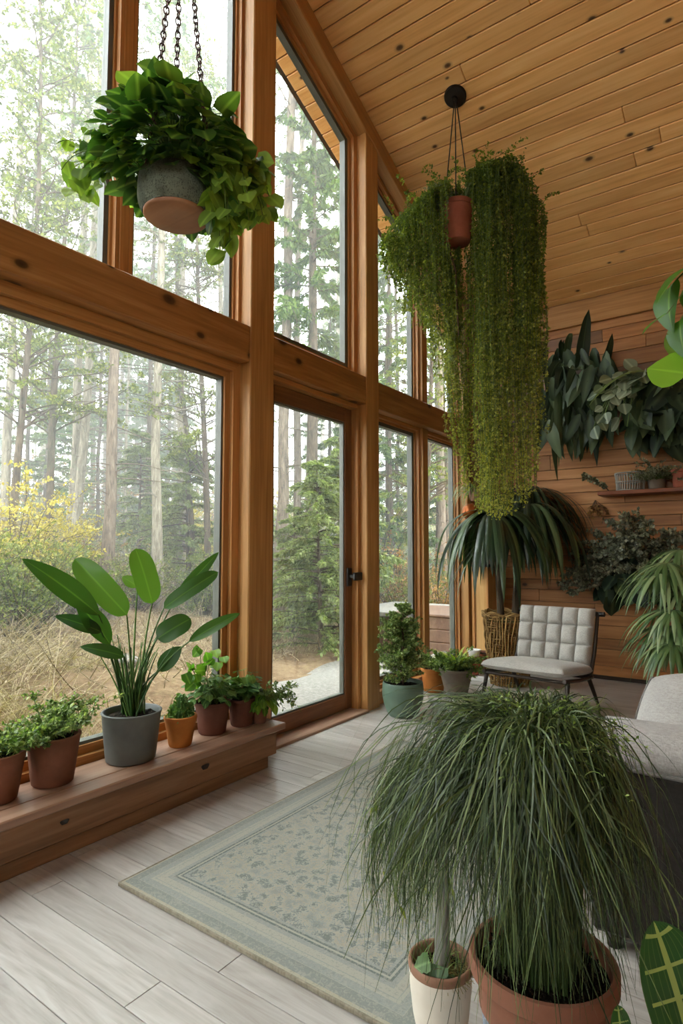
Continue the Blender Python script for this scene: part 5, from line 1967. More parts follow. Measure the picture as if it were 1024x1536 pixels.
# ------------------------------------------------------------------ corner cabinet, shelf
o = thing('corner_cabinet', 'tall narrow pale plywood cabinet in the window corner behind the wicker basket', 'cabinet', (-2.39, 5.9, 0))
mb = MB()
mb.box((-2.478, 5.76, 0.03), (-2.30, 6.04, 1.05), 0.004, 2)
mb.build('body', M['ply'], o, False)
mb = MB()
mb.box((-2.49, 5.745, 1.05), (-2.285, 6.05, 1.075), 0.004, 1)
mb.build('top', M['dark_wood'], o, False, label='dark thin top')
mb = MB()
mb.box((-2.478, 5.742, 0.0), (-2.45, 5.759, 1.05), 0.003, 2)
mb.box((-2.32, 5.742, 0.0), (-2.30, 5.759, 1.05), 0.003, 2)
mb.build('edge_strip', M['sash'], o, False)

sh = at(897, 738, y=5.9)
SHZ = sh[2]
mb = MB()
mb.box((sh[0], 5.86, SHZ - 0.035), (0.2, YB - 0.003, SHZ), 0.004, 0)
tag(mb.build('wall_shelf', M['shelf'], None, False), 'long reddish wooden shelf on the timber wall below the hanging wall plants', 'shelf')


def wall_px(u, dep=0.0, v=735):
    return at(u, v, y=YB - dep)


p0, p1 = at(928, 735, y=5.97), at(962, 735, y=5.97)
o = thing('wire_basket', 'pale ribbed wire basket on the wooden wall shelf', 'basket', ((p0[0] + p1[0]) / 2, 5.97, SHZ))
w2, hh = (p1[0] - p0[0]) / 2 + 0.02, 0.165
mb = MB()
cx, cy0 = (p0[0] + p1[0]) / 2, 5.97
m = 34
t = np.linspace(0, 2 * PI, m + 1)[:-1]
for a in t:
    b = np.array([cx + w2 * math.cos(a), cy0 + 0.085 * math.sin(a), SHZ + 0.004])
    e_ = np.array([cx + (w2 + 0.012) * math.cos(a + 0.05), cy0 + 0.092 * math.sin(a + 0.05), SHZ + hh])
    mb.tubes(np.array([b, (b + e_) / 2 + [0.004, 0, 0], e_]), 0.0045, 5)
mb.build('basket_side', M['leafgreyw'], o)
mb = MB()
tt = np.linspace(0, 2 * PI, 41)
for z_, k_ in ((0.006, 1.0), (hh * 0.5, 1.04), (hh, 1.08)):
    mb.tubes(np.stack([cx + w2 * k_ * np.cos(tt), cy0 + 0.086 * k_ * np.sin(tt), np.full(41, SHZ + z_)], 1), 0.006, 6)
mb.build('hoop', M['leafgreyw'], o)
rg = np.random.RandomState(303)
p = at(985, 735, y=5.98)
c = np.array([p[0], 5.98, SHZ])
o = thing('shelf_herb', 'low pot of wiry dry-looking greenery between wire basket and clay pot on the shelf', 'potted plant', c)
add_pot(o, c, 0.075, 0.065, 0.09, M['taupe'])
shrubby(o, top_of(c, 0.09), 60, 0.25, 24, 0.018, M['duskleaf'], rg, (0.2, 1.5), (-0.8, 0.5), rb=0.035, lim=-9)
p = at(1019, 735, y=5.97)
c = np.array([p[0] + 0.02, 5.97, SHZ])
o = thing('shelf_pot', 'reddish clay pot at the end of the shelf cut by the picture edge', 'pot', c)
add_pot(o, c, 0.08, 0.068, 0.165, M['terra_red'], lip=0.004, lip_h=0.03)
p = at(905, 735, y=5.95)
c = np.array([p[0] - 0.02, 5.96, SHZ])
o = thing('shelf_sprig', 'little knobbly green sprig lying at the free end of the wall shelf', 'plant sprig', c)
mb = MB()
P = np.stack([bez(c + [0.06, 0, 0.012], c + [0.0, 0, 0.10], c + [-0.17, -0.02, 0.15 + 0.02 * k], 10) + [0, 0.01 * k, 0] for k in range(3)])
mb.tubes(P, 0.004, 5)
mb.build('stem', M['twig'], o)
f = MB()
sprout(f, P, 44, 0.032, ROUND, rg, 1.2, 0.15, 1.0, 0.0)
f.build('foliage', M['duskleaf'], o)
# dried sprig and a small hook on the boards
p = at(893, 755, y=6.07)
o = thing('dried_posy', 'small dried posy pinned to the wall boards under the shelf', 'dried flowers', p)
n = 16
P = arcs(p + [0, -0.012, 0.03], np.full(n, -PI / 2) + rg.normal(0, 0.9, n), rg.uniform(-1.5, -0.6, n), rg.uniform(-1.5, -1.0, n), rg.uniform(0.08, 0.19, n), 6, 1, 0.1, rg)
P[..., 1] = np.minimum(P[..., 1], YB - 0.012)
mb = MB()
mb.tubes(P, 0.002, 4)
mb.build('stem', M['twig'], o)
f = MB()
sprout(f, P, 8, 0.04, OVAL, rg, 0.8, 0.5, 1.0)
f.build('foliage', M['rustleaf'], o)
p = at(858, 795, y=6.08)
mb = MB()
mb.tubes(np.array([[p[0], YB + 0.002, p[2]], [p[0], YB - 0.03, p[2]], [p[0], YB - 0.034, p[2] - 0.05]]), 0.009, 6, caps=True)
tag(mb.build('wall_hook', M['black']), 'tiny dark hook on the wall boards above the tufted chair', 'hook')
# ------------------------------------------------------------------ floor plants by the corner windows
rg = np.random.RandomState(404)
G_FLOOR = 'floor pots by the corner windows'
c = np.array([-2.235, 3.90, 0.0])
o = thing('potted_bush', 'green glazed pot with an airy upright bush on the floor by the door post', 'potted plant', c, G_FLOOR)
add_pot(o, c, 0.148, 0.105, 0.245, M['greenpot'], belly=0.022, label='smooth sage green pot')
top = top_of(c, 0.245)
mb = MB()
mb.tubes(np.array([top - [0, 0, 0.02], top + [0.01, 0, 0.2], top + [0, 0.01, 0.42], top + [0.005, 0, 0.58]]), [0.006, 0.005, 0.004, 0.002], 6)
n = 190
hz = rg.uniform(0.02, 0.58, n)
L = np.interp(hz, [0, 0.15, 0.4, 0.58], [0.18, 0.215, 0.17, 0.06]) * rg.uniform(0.6, 1.1, n)
P = arcs(top + np.stack([0 * hz, 0 * hz, hz], 1), rg.uniform(0, 2 * PI, n), rg.uniform(0.1, 0.9, n), rg.uniform(-0.2, 0.7, n), L, 8, 1, 0.1, rg)
P = clampx(P, -2.46)
mb.tubes(P, np.linspace(0.002, 0.0008, 8), 4)
mb.build('stem', M['twig'], o)
f = MB()
sprout(f, P, 60, 0.022, TINY, rg, 1.0, 0.1, 1.0, 0.0)
f.build('foliage', M['fern_in'], o)

c = np.array([-2.40, 4.72, 0.0])
o = thing('potted_bush', 'orange clay pot with low greenery half hidden between green and taupe pots', 'potted plant', c, G_FLOOR)
add_pot(o, c, 0.105, 0.085, 0.20, M['ochre'], lip=0.004, lip_h=0.03)
shrubby(o, top_of(c, 0.20), 30, 0.22, 24, 0.022, M['fern_in'], rg, (0.4, 1.5), (-0.4, 0.7), lim=-2.46)
c = np.array([-2.15, 4.64, 0.0])
o = thing('potted_bush', 'dark taupe tapered pot with yellow-green feathery leaves', 'potted plant', c, G_FLOOR)
add_pot(o, c, 0.135, 0.085, 0.235, M['taupe'], lip=0.004, lip_h=0.02)
shrubby(o, top_of(c, 0.235), 40, 0.25, 20, 0.024, M['shrub_in'], rg, (0.15, 1.4), (-0.5, 0.6), rb=0.04, lim=-2.46)
f = MB()
n = 26
P = arcs(top_of(c, 0.235), rg.uniform(0, 2 * PI, n), rg.uniform(0.7, 1.4, n), rg.uniform(-0.2, 0.6, n), rg.uniform(0.18, 0.30, n), 9, 1, 0.05, rg)
f.ribbons(clampx(P, -2.46), np.array([0.004, 0.008, 0.012, 0.014, 0.014, 0.012, 0.009, 0.005, 0.001]), None, 0.3, rg.uniform(0.2, 1, n))
f.build('foliage', M['limeleaf'], o, label='lime yellow pointed leaves')

c = np.array([-2.05, 4.19, 0.0])
o = thing('glass_bowl', 'low clear glass bowl on the floor beside the green pot', 'bowl', c)
mb = MB()
mb.lathe([(0.001, 0.002), (0.05, 0.001), (0.065, 0.008), (0.10, 0.05), (0.118, 0.095), (0.118, 0.10), (0.113, 0.10), (0.095, 0.053), (0.06, 0.014), (0.001, 0.009)], c, 44)
mb.build('bowl', M['bowlglass'], o)

mb = MB()
mb.box((-2.42, 5.30, 0.0), (-2.02, 5.66, 0.045), 0.006, 0)
tag(mb.build('plinth_tray', M['white'], None, False), 'low white tray on the floor in the window corner under the clay pot', 'tray')
c = np.array([-2.28, 5.53, 0.045])
o = thing('clay_pot', 'plain terracotta pot on the white tray in front of the plywood cabinet', 'pot', c)
add_pot(o, c, 0.105, 0.08, 0.19, M['terra'], lip=0.005, lip_h=0.03)
c = np.array([-2.30, 5.365, 0.045])
o = thing('rust_jug', 'small rust-coloured jug with a white neck beside the plain terracotta pot', 'jug', c)
mb = MB()
mb.lathe([(0.001, 0), (0.04, 0), (0.055, 0.03), (0.068, 0.09), (0.066, 0.14), (0.05, 0.175)], c, 30)
mb.build('body', M['rust'], o)
mb = MB()
mb.lathe([(0.05, 0.176), (0.052, 0.20), (0.066, 0.235), (0.062, 0.236), (0.046, 0.20), (0.044, 0.17)], c, 30)
mb.build('neck', M['white'], o, label='white neck')
mb = MB()
mb.tubes(bez(c + [0.055, 0.0, 0.19], c + [0.13, 0.0, 0.19], c + [0.066, 0, 0.09], 12), 0.008, 8)
mb.build('handle', M['rust'], o)

# ------------------------------------------------------------------ strap-leaf plant in the wicker basket
c = np.array([-1.965, 5.37, 0.0])
o = thing('strap_leaf_plant', 'big dark strap-leaved plant on two trunks in a tall wicker basket behind the chair', 'potted plant', c)
mb = MB()
H = 0.635
rad = lambda z: np.interp(z, [0, 0.3, 0.55, 0.64], [0.165, 0.195, 0.215, 0.222])
m = 46
nz = 40
for i in range(m):
    a0 = 2 * PI * i / m
    z = np.linspace(0.005, H, nz)
    wob = 0.004 * np.sin(z * 60 + i * PI) + 0.006 * rg.normal(0, 1) * np.sin(z * 9 + i)
    a = a0 + 0.25 * z / H + 0.03 * np.sin(z * 14 + i)
    mb.tubes(np.stack([c[0] + (rad(z) + wob) * np.cos(a), c[1] + (rad(z) + wob) * np.sin(a), z], 1), 0.008, 5, rg.uniform(0, 1))
for k in range(26):
    z0 = 0.015 + k * (H - 0.03) / 25
    t = np.linspace(0, 2 * PI, 93)
    r = rad(z0) - 0.004 + 0.007 * np.cos(m * t + k * PI)
    mb.tubes(np.stack([c[0] + r * np.cos(t), c[1] + r * np.sin(t), z0 + 0.004 * np.sin(3 * t + k)], 1), 0.005, 4, rg.uniform(0, 1))
mb.build('basket', M['wicker'], o, label='tall rough wicker basket')
mb = MB()
for k in range(5):
    t = np.linspace(0, 2 * PI, 80)
    r = 0.222 + 0.010 * np.sin(9 * t + 2 * k) + 0.004 * rg.normal(0, 1, 80)
    r[-1] = r[0]
    mb.tubes(np.stack([c[0] + r * np.cos(t), c[1] + r * np.sin(t), H + 0.006 * k - 0.01 + 0.012 * np.sin(8 * t + k)], 1), 0.008, 5, rg.uniform(0, 1))
mb.build('rim', M['wicker'], o)
mb = MB()
mb.disc(c, 0.20, 30, H - 0.06, 0.02)
mb.build('soil', M['moss'], o)
crowns = []
for (uu, vv, ff, dx) in ((738, 772, 5.55, -0.06), (790, 764, 5.72, 0.06)):
    q = at(uu, vv, F=ff)
    crowns.append(q)
    mb = MB()
    b0 = c + [dx, 0.02 * np.sign(dx), H - 0.08]
    mb.tubes(bez(b0, np.array([b0[0] + dx * 0.2, b0[1], (b0[2] + q[2]) / 2]), q, 12), np.linspace(0.034, 0.022, 12), 9)
    mb.build('trunk', M['bark_dark'], o)
for q, nl, Lr, az_lim in ((crowns[0], 80, (0.62, 1.10), None), (crowns[1], 80, (0.62, 1.08), None)):
    n = nl
    az = rg.uniform(0, 2 * PI, n)
    P = arcs(q, az, rg.uniform(0.35, 1.35, n), rg.uniform(-1.62, -1.5, n), rg.uniform(*Lr, n), 20, 0.42, 0.0, rg)
    P = clampx(P, -2.44, 0.1)
    P[..., 1] = np.minimum(P[..., 1], YB - 0.06)
    t = np.linspace(0, 1, 20)
    W = np.interp(t, [0, 0.15, 0.5, 0.8, 1], [0.010, 0.024, 0.030, 0.022, 0.001])
    sd = np.stack([-np.sin(az), np.cos(az), 0 * az], 1)
    f = MB()
    f.ribbons(P, W * rg.uniform(0.8, 1.15, (n, 1)), sd, 0.22, rg.uniform(0, 1, n), 4)
    f.build('foliage', M['strap'], o, label='crown of long arching strap leaves')
# thin blades that hang low from the first crown
n = 7
P = arcs(crowns[0] - [0, 0, 0.2], math.atan2(-RT[1], -RT[0]) + rg.normal(0, 0.5, n), rg.uniform(-0.6, 0.1, n), rg.uniform(-1.5, -1.2, n), rg.uniform(0.6, 0.85, n), 14, 0.8, 0, rg)
P = clampx(P, -2.44)
f = MB()
f.ribbons(P, np.interp(np.linspace(0, 1, 14), [0, 0.3, 1], [0.006, 0.012, 0.001]), None, 0.2, rg.uniform(0, 1, n))
f.build('foliage', M['strap'], o, label='thin hanging blades')

# drooping dark plant on the wall behind it
q = at(800, 742, F=6.1)
q[1] = min(q[1], YB - 0.13)
o = thing('drooping_fern', 'dark drooping fine-leaved plant on the timber wall above the strap-leaf plant', 'wall plant', q)
mb = MB()
mb.lathe(pot_profile(0.09, 0.06, 0.13), q - [0, 0, 0.13], 28)
mb.build('pot', M["darkpot"], o)
n = 170
az = rg.uniform(-PI, 0.25 * PI, n)
P = arcs(q - [0, 0, 0.01], az, rg.uniform(0.2, 1.3, n), rg.uniform(-1.6, -1.45, n), rg.uniform(0.45, 1.02, n), 18, 0.5, 0.0, rg)
P[..., 1] = np.minimum(P[..., 1], YB - 0.05)
f = MB()
f.ribbons(P, np.interp(np.linspace(0, 1, 18), [0, 0.2, 0.7, 1], [0.004, 0.010, 0.010, 0.001]), None, 0.2, rg.uniform(0, 0.8, n))
f.build('foliage', M['darkleaf'], o)

# striped spider plant and copper globe hung in the corner window
q = at(712, 742, F=5.75)
o = thing('spider_plant', 'small striped spider plant in a pink clay pot hung in the corner window', 'hanging plant', q)
add_pot(o, q - [0, 0, 0.06], 0.062, 0.045, 0.12, M['pinkpot'])
mb = MB()
for k in range(3):
    a = k * 2.1
    mb.tubes(np.array([q + [0.06 * math.cos(a), 0.06 * math.sin(a), 0.055], [q[0], q[1], q[2] + 0.6]]), 0.002, 4)
mb.tubes(np.array([[q[0], q[1], q[2] + 0.59], [q[0], q[1], zroof(q[1]) + 0.004]]), 0.002, 4)
mb.build('cord', M['rope'], o)
n = 46
az = math.atan2(-RT[1], -RT[0]) + rg.normal(0, 1.0, n)
P = arcs(q + [0, 0, 0.05], az, rg.uniform(0.2, 1.3, n), rg.uniform(-1.5, -0.7, n), rg.uniform(0.16, 0.36, n), 12, 0.8, 0, rg)
f = MB()
f.ribbons(clampx(P, -2.46), np.interp(np.linspace(0, 1, 12), [0, 0.3, 1], [0.004, 0.008, 0.001]), None, 0.25, rg.uniform(0, 1, n))
f.build('foliage', M['spider'], o)
q = at(706, 768, F=5.62)
o = thing('copper_globe', 'round glossy copper globe hanging above the pale plywood cabinet', 'ornament', q)
mb = MB()
th = np.linspace(0.05, PI, 18)
mb.lathe(np.stack([0.085 * np.sin(th) * (1 + 0.02 * np.cos(7 * th)), -0.082 * np.cos(th - PI)], 1), q, 32)
mb.build('globe', M['copper'], o)
mb = MB()
mb.tubes(np.array([q + [0, 0, 0.078], [q[0], q[1], zroof(q[1]) + 0.004]]), 0.003, 5)
mb.build('cord', M['rope'], o)

# ------------------------------------------------------------------ plants on the timber wall
q = at(872, 560, y=5.93)
o = thing('staghorn_plant', 'large dark wall plant with long hanging strap leaves and upright blades', 'wall plant', q)
mb = MB(YB - 0.012)
mb.lathe(pot_profile(0.13, 0.08, 0.2), q - [0, 0, 0.2], 30)
mb.build('pot', M["darkpot"], o)
WL = [  # base, control, tip (u, v), half-width
    ((868, 590), (872, 520), (883, 464), 0.062), ((885, 590), (912, 540), (918, 500), 0.05), ((880, 570), (895, 540), (905, 610), 0.085), ((862, 570), (880, 530), (888, 620), 0.07),
    ((850, 560), (835, 560), (838, 700), 0.050), ((848, 560), (822, 590), (836, 722), 0.055), ((855, 560), (842, 580), (845, 680), 0.055), ((865, 560), (868, 590), (862, 690), 0.06),
    ((870, 560), (885, 580), (880, 680), 0.055), ((860, 570), (858, 610), (858, 670), 0.05), ((850, 545), (830, 530), (815, 640), 0.045), ((846, 540), (826, 540), (820, 600), 0.05),
    ((842, 545), (838, 520), (828, 560), 0.05), ((850, 540), (850, 505), (858, 500), 0.035), ((845, 545), (840, 505), (845, 515), 0.04), ((880, 580), (890, 600), (895, 700), 0.05),
    ((885, 580), (905, 580), (910, 660), 0.055), ((872, 600), (876, 640), (873, 690), 0.05), ((862, 575), (870, 560), (878, 600), 0.05), ((855, 580), (830, 620), (825, 660), 0.045),
    ((868, 580), (850, 600), (852, 640), 0.055), ((890, 590), (915, 600), (922, 640), 0.05), ((856, 555), (840, 535), (835, 590), 0.055), ((875, 555), (860, 540), (850, 600), 0.055)]
for i, (b, m_, t_, w) in enumerate(WL):
    d = rg.uniform(0.06, 0.20)
    B, Mi, T_ = at(*b, y=5.96), at(*m_, y=6.0 - d * 1.6), at(*t_, y=5.99 - d)
    P = bez(B, Mi * 1.0, T_, 18)
    f = MB(YB - 0.012)
    f.ribbons(P[None], np.interp(np.linspace(0, 1, 18), [0, 0.2, 0.55, 0.85, 1], [0.35, 0.9, 1.0, 0.6, 0.02]) * w, nrm(RT + rg.normal(0, 0.25, 3)), 0.22, rg.uniform(0, 1), 4)
    f.build('leaf', M['darkleaf'], o)
f = MB(YB - 0.012)
n = 170
cc = np.array([at(u, v, y=YB - dd) for u, v, dd in zip(rg.uniform(812, 915, n), rg.uniform(520, 640, n), rg.uniform(0.05, 0.3, n))])
f.leaves(cc, rg.normal(0, 0.22, (n, 3)) + [0, -0.1, -1.0], rg.normal(0, 0.4, (n, 3)) + [0, -1, 0.2], rg.uniform(0.2, 0.42, n), leaf_tmpl(0.16, 8, 'lance', 0.2, 0.25))
f.build('foliage', M['darkleaf'], o)

q = at(985, 580, y=5.92)
o = thing('silver_vine', 'wall plant with pale silvery oval leaves trailing over darker pointed ones above the shelf', 'wall plant', q)
mb = MB(YB - 0.012)
mb.lathe(pot_profile(0.12, 0.08, 0.18), q - [0, 0, 0.16], 30)
mb.build('pot', M["darkpot"], o)
f = MB(YB - 0.012)
n = 190
cc = np.array([at(u, v, y=YB - dd) for u, v, dd in zip(rg.uniform(940, 1070, n), rg.uniform(560, 645, n), rg.uniform(0.04, 0.32, n))])
f.leaves(cc, rg.normal(0, 0.4, (n, 3)) + [0, -0.2, -0.9], rg.normal(0, 0.4, (n, 3)) + [-0.3, -1, 0.4], rg.uniform(0.16, 0.34, n), leaf_tmpl(0.27, 9, 'heart', 0.2, 0.2))
f.build('foliage', M['darkleaf'], o, label='dark pointed leaves')
P = []
for (u, v) in ((885, 655), (895, 640), (905, 625), (925, 645), (940, 640), (890, 600)):
    e_ = at(u, v, y=5.74)
    s_ = q + [0, -0.02, 0.08]
    P.append(bez(s_, np.array([(s_[0] + e_[0]) / 2, 5.7, max(s_[2], e_[2]) + 0.2]), e_, 14))
P = np.array(P)
f = MB(YB - 0.012)
f.tubes(P, 0.005, 5)
f.build('stem', M['stem'], o)
f = MB(YB - 0.012)
sprout(f, P, 9, 0.13, ROUND, rg, 1.1, 0.3, 1.0, 0.5, (0.0, -1.0, 0.5), 0.35)
f.build('foliage', M['silver'], o, label='pale silvery oval leaves')
f = MB(YB - 0.012)
P = bez(at(985, 560, y=5.8), at(930, 545, y=5.65), at(882, 610, y=5.7), 16)
f.ribbons(P[None], np.interp(np.linspace(0, 1, 16), [0, 0.4, 0.8, 1], [0.01, 0.04, 0.03, 0.001]), None, 0.2, 0.9, 4)
f.build('leaf', M['palm'], o, label='long pale strap leaf')

# dusky spreading plant lower on the wall
q = at(965, 862, y=5.9)
o = thing('dusky_bush', 'dusky spreading bush with small grey-green leaves against the wall behind the palm', 'wall plant', q)
mb = MB(YB - 0.012)
mb.lathe(pot_profile(0.14, 0.10, 0.22), q - [0, 0, 0.22], 30)
mb.build('pot', M["darkpot"], o)
tips = [(846, 880), (850, 860), (862, 845), (868, 825), (880, 815), (900, 800), (925, 785), (945, 775), (965, 780), (960, 800), (990, 810), (1015, 805), (1030, 815), (905, 830), (930, 820), (885, 850), (870, 870), (920, 855), (890, 800), (945, 830),
        (975, 830), (1000, 835), (1020, 840), (860, 890), (900, 870), (935, 790), (952, 790), (880, 835), (1005, 800), (1040, 830), (915, 810), (872, 858), (855, 870), (940, 800), (970, 850)]
P = []
for (u, v) in tips:
    e_ = at(u, v, y=YB - rg.uniform(0.1, 0.55))
    P.append(bez(q + rg.normal(0, 0.04, 3) * [1, 0.5, 0], (q + e_) / 2 + np.array([0, -0.08, 0.10]), e_, 12))
P = np.array(P)
mb = MB(YB - 0.012)
mb.tubes(P, np.linspace(0.008, 0.002, 12), 5)
pos, tan = on_paths(P, 9, rg, 0.35, 1.0)
m = len(pos)
d = nrm(tan + rg.normal(0, 0.9, tan.shape))
Q = arcs(pos, np.arctan2(d[:, 1], d[:, 0]), np.arcsin(np.clip(d[:, 2], -1, 1)), rg.uniform(-0.6, 0.6, m), rg.uniform(0.06, 0.17, m), 6, 1, 0.15, rg)
Q[..., 1] = np.minimum(Q[..., 1], YB - 0.03)
mb.tubes(Q, 0.0018, 4)
mb.build('stem', M['twig'], o)
f = MB(YB - 0.012)
sprout(f, Q, 26, 0.040, TINY, rg, 1.1, 0.1, 1.0, 0.1, (0, -0.5, 1), 0.6)
sprout(f, P, 26, 0.034, TINY, rg, 1.2, 0.3, 1.0, 0.1, (0, -0.5, 1), 0.6)
f.build('foliage', M['duskleaf'], o)
f = MB(YB - 0.012)
n = 60
cc = np.array([at(u, v, y=YB - dd) for u, v, dd in zip(rg.uniform(905, 1040, n), rg.uniform(845, 895, n), rg.uniform(0.1, 0.5, n))])
f.leaves(cc, rg.normal(0, 0.5, (n, 3)) + [0, -0.4, -0.8], rg.normal(0, 0.4, (n, 3)) + [0, -0.8, 0.7], rg.uniform(0.10, 0.2, n), HEART)
f.build('foliage', M['darkleaf'], o, label='broad dark leaves underneath')

# palm by the sofa
c = np.array([-0.36, 4.32, 0.0])
o = thing('parlour_palm', 'palm with drooping fanned fronds standing behind the grey sofa', 'potted plant', c)
add_pot(o, c, 0.16, 0.12, 0.30, M['taupe'])
top = top_of(c, 0.30)
FR = [((965, 890), 0.5, 3.95), ((955, 905), 0.45, 3.9), ((975, 1000), 0.5, 3.75), ((960, 985), 0.42, 3.8), ((1000, 905), 0.5, 3.9), ((1015, 985), 0.5, 3.7), ((985, 870), 0.5, 4.1), ((1050, 940), 0.5, 3.9), ((975, 960), 0.45, 3.7), ((1040, 880), 0.5, 4.2), ((1010, 1010), 0.4, 3.6), ((990, 930), 0.48, 3.85), ((1020, 900), 0.5, 4.0), ((970, 1010), 0.4, 3.85), ((1000, 960), 0.45, 3.75)]
for i, ((u, v), Lf, F_) in enumerate(FR):
    hub = at(u + (35 if u < 1000 else 0), v - 45, F=F_)
    hub[1] = max(hub[1], 4.05)
    mb = MB()
    mb.tubes(bez(top + rg.normal(0, 0.03, 3) * [1, 1, 0], (top + hub) / 2 + [0, 0, 0.25], hub, 12), np.linspace(0.007, 0.004, 12), 6)
    tip = at(u - 5, v + 30, F=F_ - 0.05)
    ax0 = nrm(tip - hub)
    m = 15
    az0 = math.atan2(ax0[1], ax0[0])
    az = az0 + np.linspace(-1.35, 1.35, m) + rg.normal(0, 0.06, m)
    P = arcs(hub, az, np.interp(np.abs(np.linspace(-1, 1, m)), [0, 1], [0.1, 0.4]), rg.uniform(-1.45, -1.1, m), Lf * rg.uniform(0.55, 0.95, m), 14, 0.6, 0, rg)
    mb.build('stalk', M['stem'], o)
    f = MB()
    f.ribbons(P, np.interp(np.linspace(0, 1, 14), [0, 0.2, 0.6, 1], [0.005, 0.015, 0.013, 0.001]), np.stack([-np.sin(az), np.cos(az), 0 * az], 1), 0.35, rg.uniform(0.1, 1, m), 2)
    f.build('frond', M['palm'], o)

# bright leaves reaching in from a basket outside the picture
c = np.array([0.02, 2.72, 2.30])
o = thing('hanging_broadleaf', 'bright broad leaves of a hanging plant reaching in at the upper picture edge', 'hanging plant', c)
add_pot(o, c, 0.12, 0.09, 0.16, M['terra'])
mb = MB()
for k in range(3):
    a = k * 2.1
    mb.tubes(np.array([c + [0.115 * math.cos(a), 0.115 * math.sin(a), 0.155], [c[0], c[1], 3.1]]), 0.003, 5)
mb.tubes(np.array([[c[0], c[1], 3.09], [c[0], c[1], zroof(c[1]) + 0.004]]), 0.003, 5)
mb.build('cord', M['rope'], o)
BL = [((1030, 560), (970, 553), 0.085, 0.9, 'wide'), ((1035, 545), (1000, 500), 0.07, 0.95, 'wide'), ((1005, 430), (1010, 500), 0.075, 0.25, 'wide'), ((1030, 400), (985, 455), 0.06, 0.3, 'wide'), ((1000, 470), (963, 502), 0.022, 0.6, 'lance'),
      ((1020, 480), (1030, 540), 0.06, 0.3, 'wide'), ((1040, 420), (1060, 480), 0.07, 0.4, 'wide'), ((1050, 560), (1080, 520), 0.07, 0.7, 'wide')]
for i, (b, t_, w, tn, shp) in enumerate(BL):
    B, T_ = at(*b, F=2.55 - 0.03 * i), at(*t_, F=2.45 - 0.02 * i)
    mb = MB()
    face = CAMD(B) * 0.8 + np.array([-0.5, 0.2, 0.25])
    big_leaf(mb, B, T_, w, face, 0.12, 0.2, 'heartish' if shp == 'wide' else 'lance', 16, 8, tn, 0.06, rg)
    mb.build('leaf', M['bright'], o)
    mb = MB()
    mb.tubes(bez(c + [0, 0, 0.14], (c + B) / 2 + [0, 0, 0.15], B, 10), 0.003, 5)
    mb.build('stalk', M['stem'], o)
for i in range(12):
    a = -1.9 + 3.6 * i / 11
    B = c + [0.16 * math.cos(a), 0.16 * math.sin(a), 0.22 + 0.05 * (i % 3)]
    T_ = B + [0.24 * math.cos(a), 0.24 * math.sin(a), -0.14 - 0.05 * (i % 2)]
    mb = MB()
    big_leaf(mb, B, T_, 0.075, np.array([math.cos(a) * 0.5, math.sin(a) * 0.5, 1.0]), 0.15, 0.2, 'heartish', 14, 6, 0.2 + 0.05 * i, 0.06, rg)
    mb.build('leaf', M['bright'], o)
    mb = MB()
    mb.tubes(bez(c + [0, 0, 0.12], (c + B) / 2 + [0, 0, 0.12], B, 10), 0.003, 5)
    mb.build('stalk', M['stem'], o)

# ------------------------------------------------------------------ weeping grass in the big pot
c = np.array([-0.398, 1.242, 0.0])
o = thing('weeping_grass', 'big fountain of long drooping dark green grass in a wide blue-grey pot with terracotta rim', 'potted plant', c)
HP = 0.40
mb = MB()
mb.lathe([(0.001, 0), (0.092, 0), (0.096, 0.006), (0.126, 0.364)], c, 52)
mb.build('pot', M['bluegrey'], o, True, angle=40, label='speckled blue-grey pot wall')
mb = MB()
mb.lathe([(0.127, 0.364), (0.138, 0.365), (0.142, 0.369), (0.143, 0.395), (0.140, 0.40), (0.131, 0.40), (0.128, 0.395), (0.124, 0.30), (0.001, 0.29)], c, 52)
mb.build('rim', M['terra'], o, True, angle=40, label='terracotta rim')
mb = MB()
a = np.linspace(0, 2 * PI, 73)[:-1]
rr = np.linspace(0, 1, 26)
A, R = np.meshgrid(a, rr)
Z = c[2] + HP - 0.035 + rg.normal(0, 0.004, A.shape) + 0.012 * (1 - R ** 2)
mb.grid(np.stack([c[0] + 0.127 * R * np.cos(A), c[1] + 0.127 * R * np.sin(A), Z], -1), close_u=True)
k = 500
aa, rr = rg.uniform(0, 2 * PI, k), 0.120 * np.sqrt(rg.uniform(0, 1, k))
mb.leaves(np.stack([c[0] + rr * np.cos(aa), c[1] + rr * np.sin(aa), np.full(k, HP - 0.026)], 1), rg.normal(0, 1, (k, 3)), rg.normal(0, 1, (k, 3)), 0.014, TINY)
mb.build('soil', M['soil'], o)
n = 2600
bs = c + np.concatenate([np.clip(rg.normal(0, 0.03, (n, 2)), -0.06, 0.06), np.full((n, 1), HP - 0.03)], 1)
az = rg.uniform(0, 2 * PI, n)
# long shoots rise almost straight, then weep
m = 26
t = np.linspace(0, 1, m)
H = rg.uniform(0.36, 0.535, n)
R = np.abs(rg.normal(0.135, 0.055, n)) + 0.02
R = np.where(np.cos(az - math.atan2(RT[1], RT[0])) < -0.2, R * 1.55, R)
R = np.where(np.cos(az - math.atan2(RT[1], RT[0])) > 0.5, R * 0.85, R)
drop = rg.uniform(0.1, 1.0, n) ** 0.6 * H * 0.92
front = np.cos(az - math.atan2(-FW0[1], -FW0[0])) > 0.0
drop = np.where(front & (rg.uniform(0, 1, n) < 0.93), np.minimum(drop, H * rg.uniform(0.5, 0.86, n)), drop)
r_t = R[:, None] * np.clip(np.interp(t, [0, 0.25, 0.42, 0.6, 0.8, 1], [0.02, 0.10, 0.38, 0.72, 0.92, 1.0])[None] + 0 * R[:, None], 0, 2)
rise = np.interp(t, [0, 0.25, 0.38, 0.46, 0.56, 0.7, 1], [0, 0.80, 0.98, 1.0, 0.98, 0.9, 0.75])
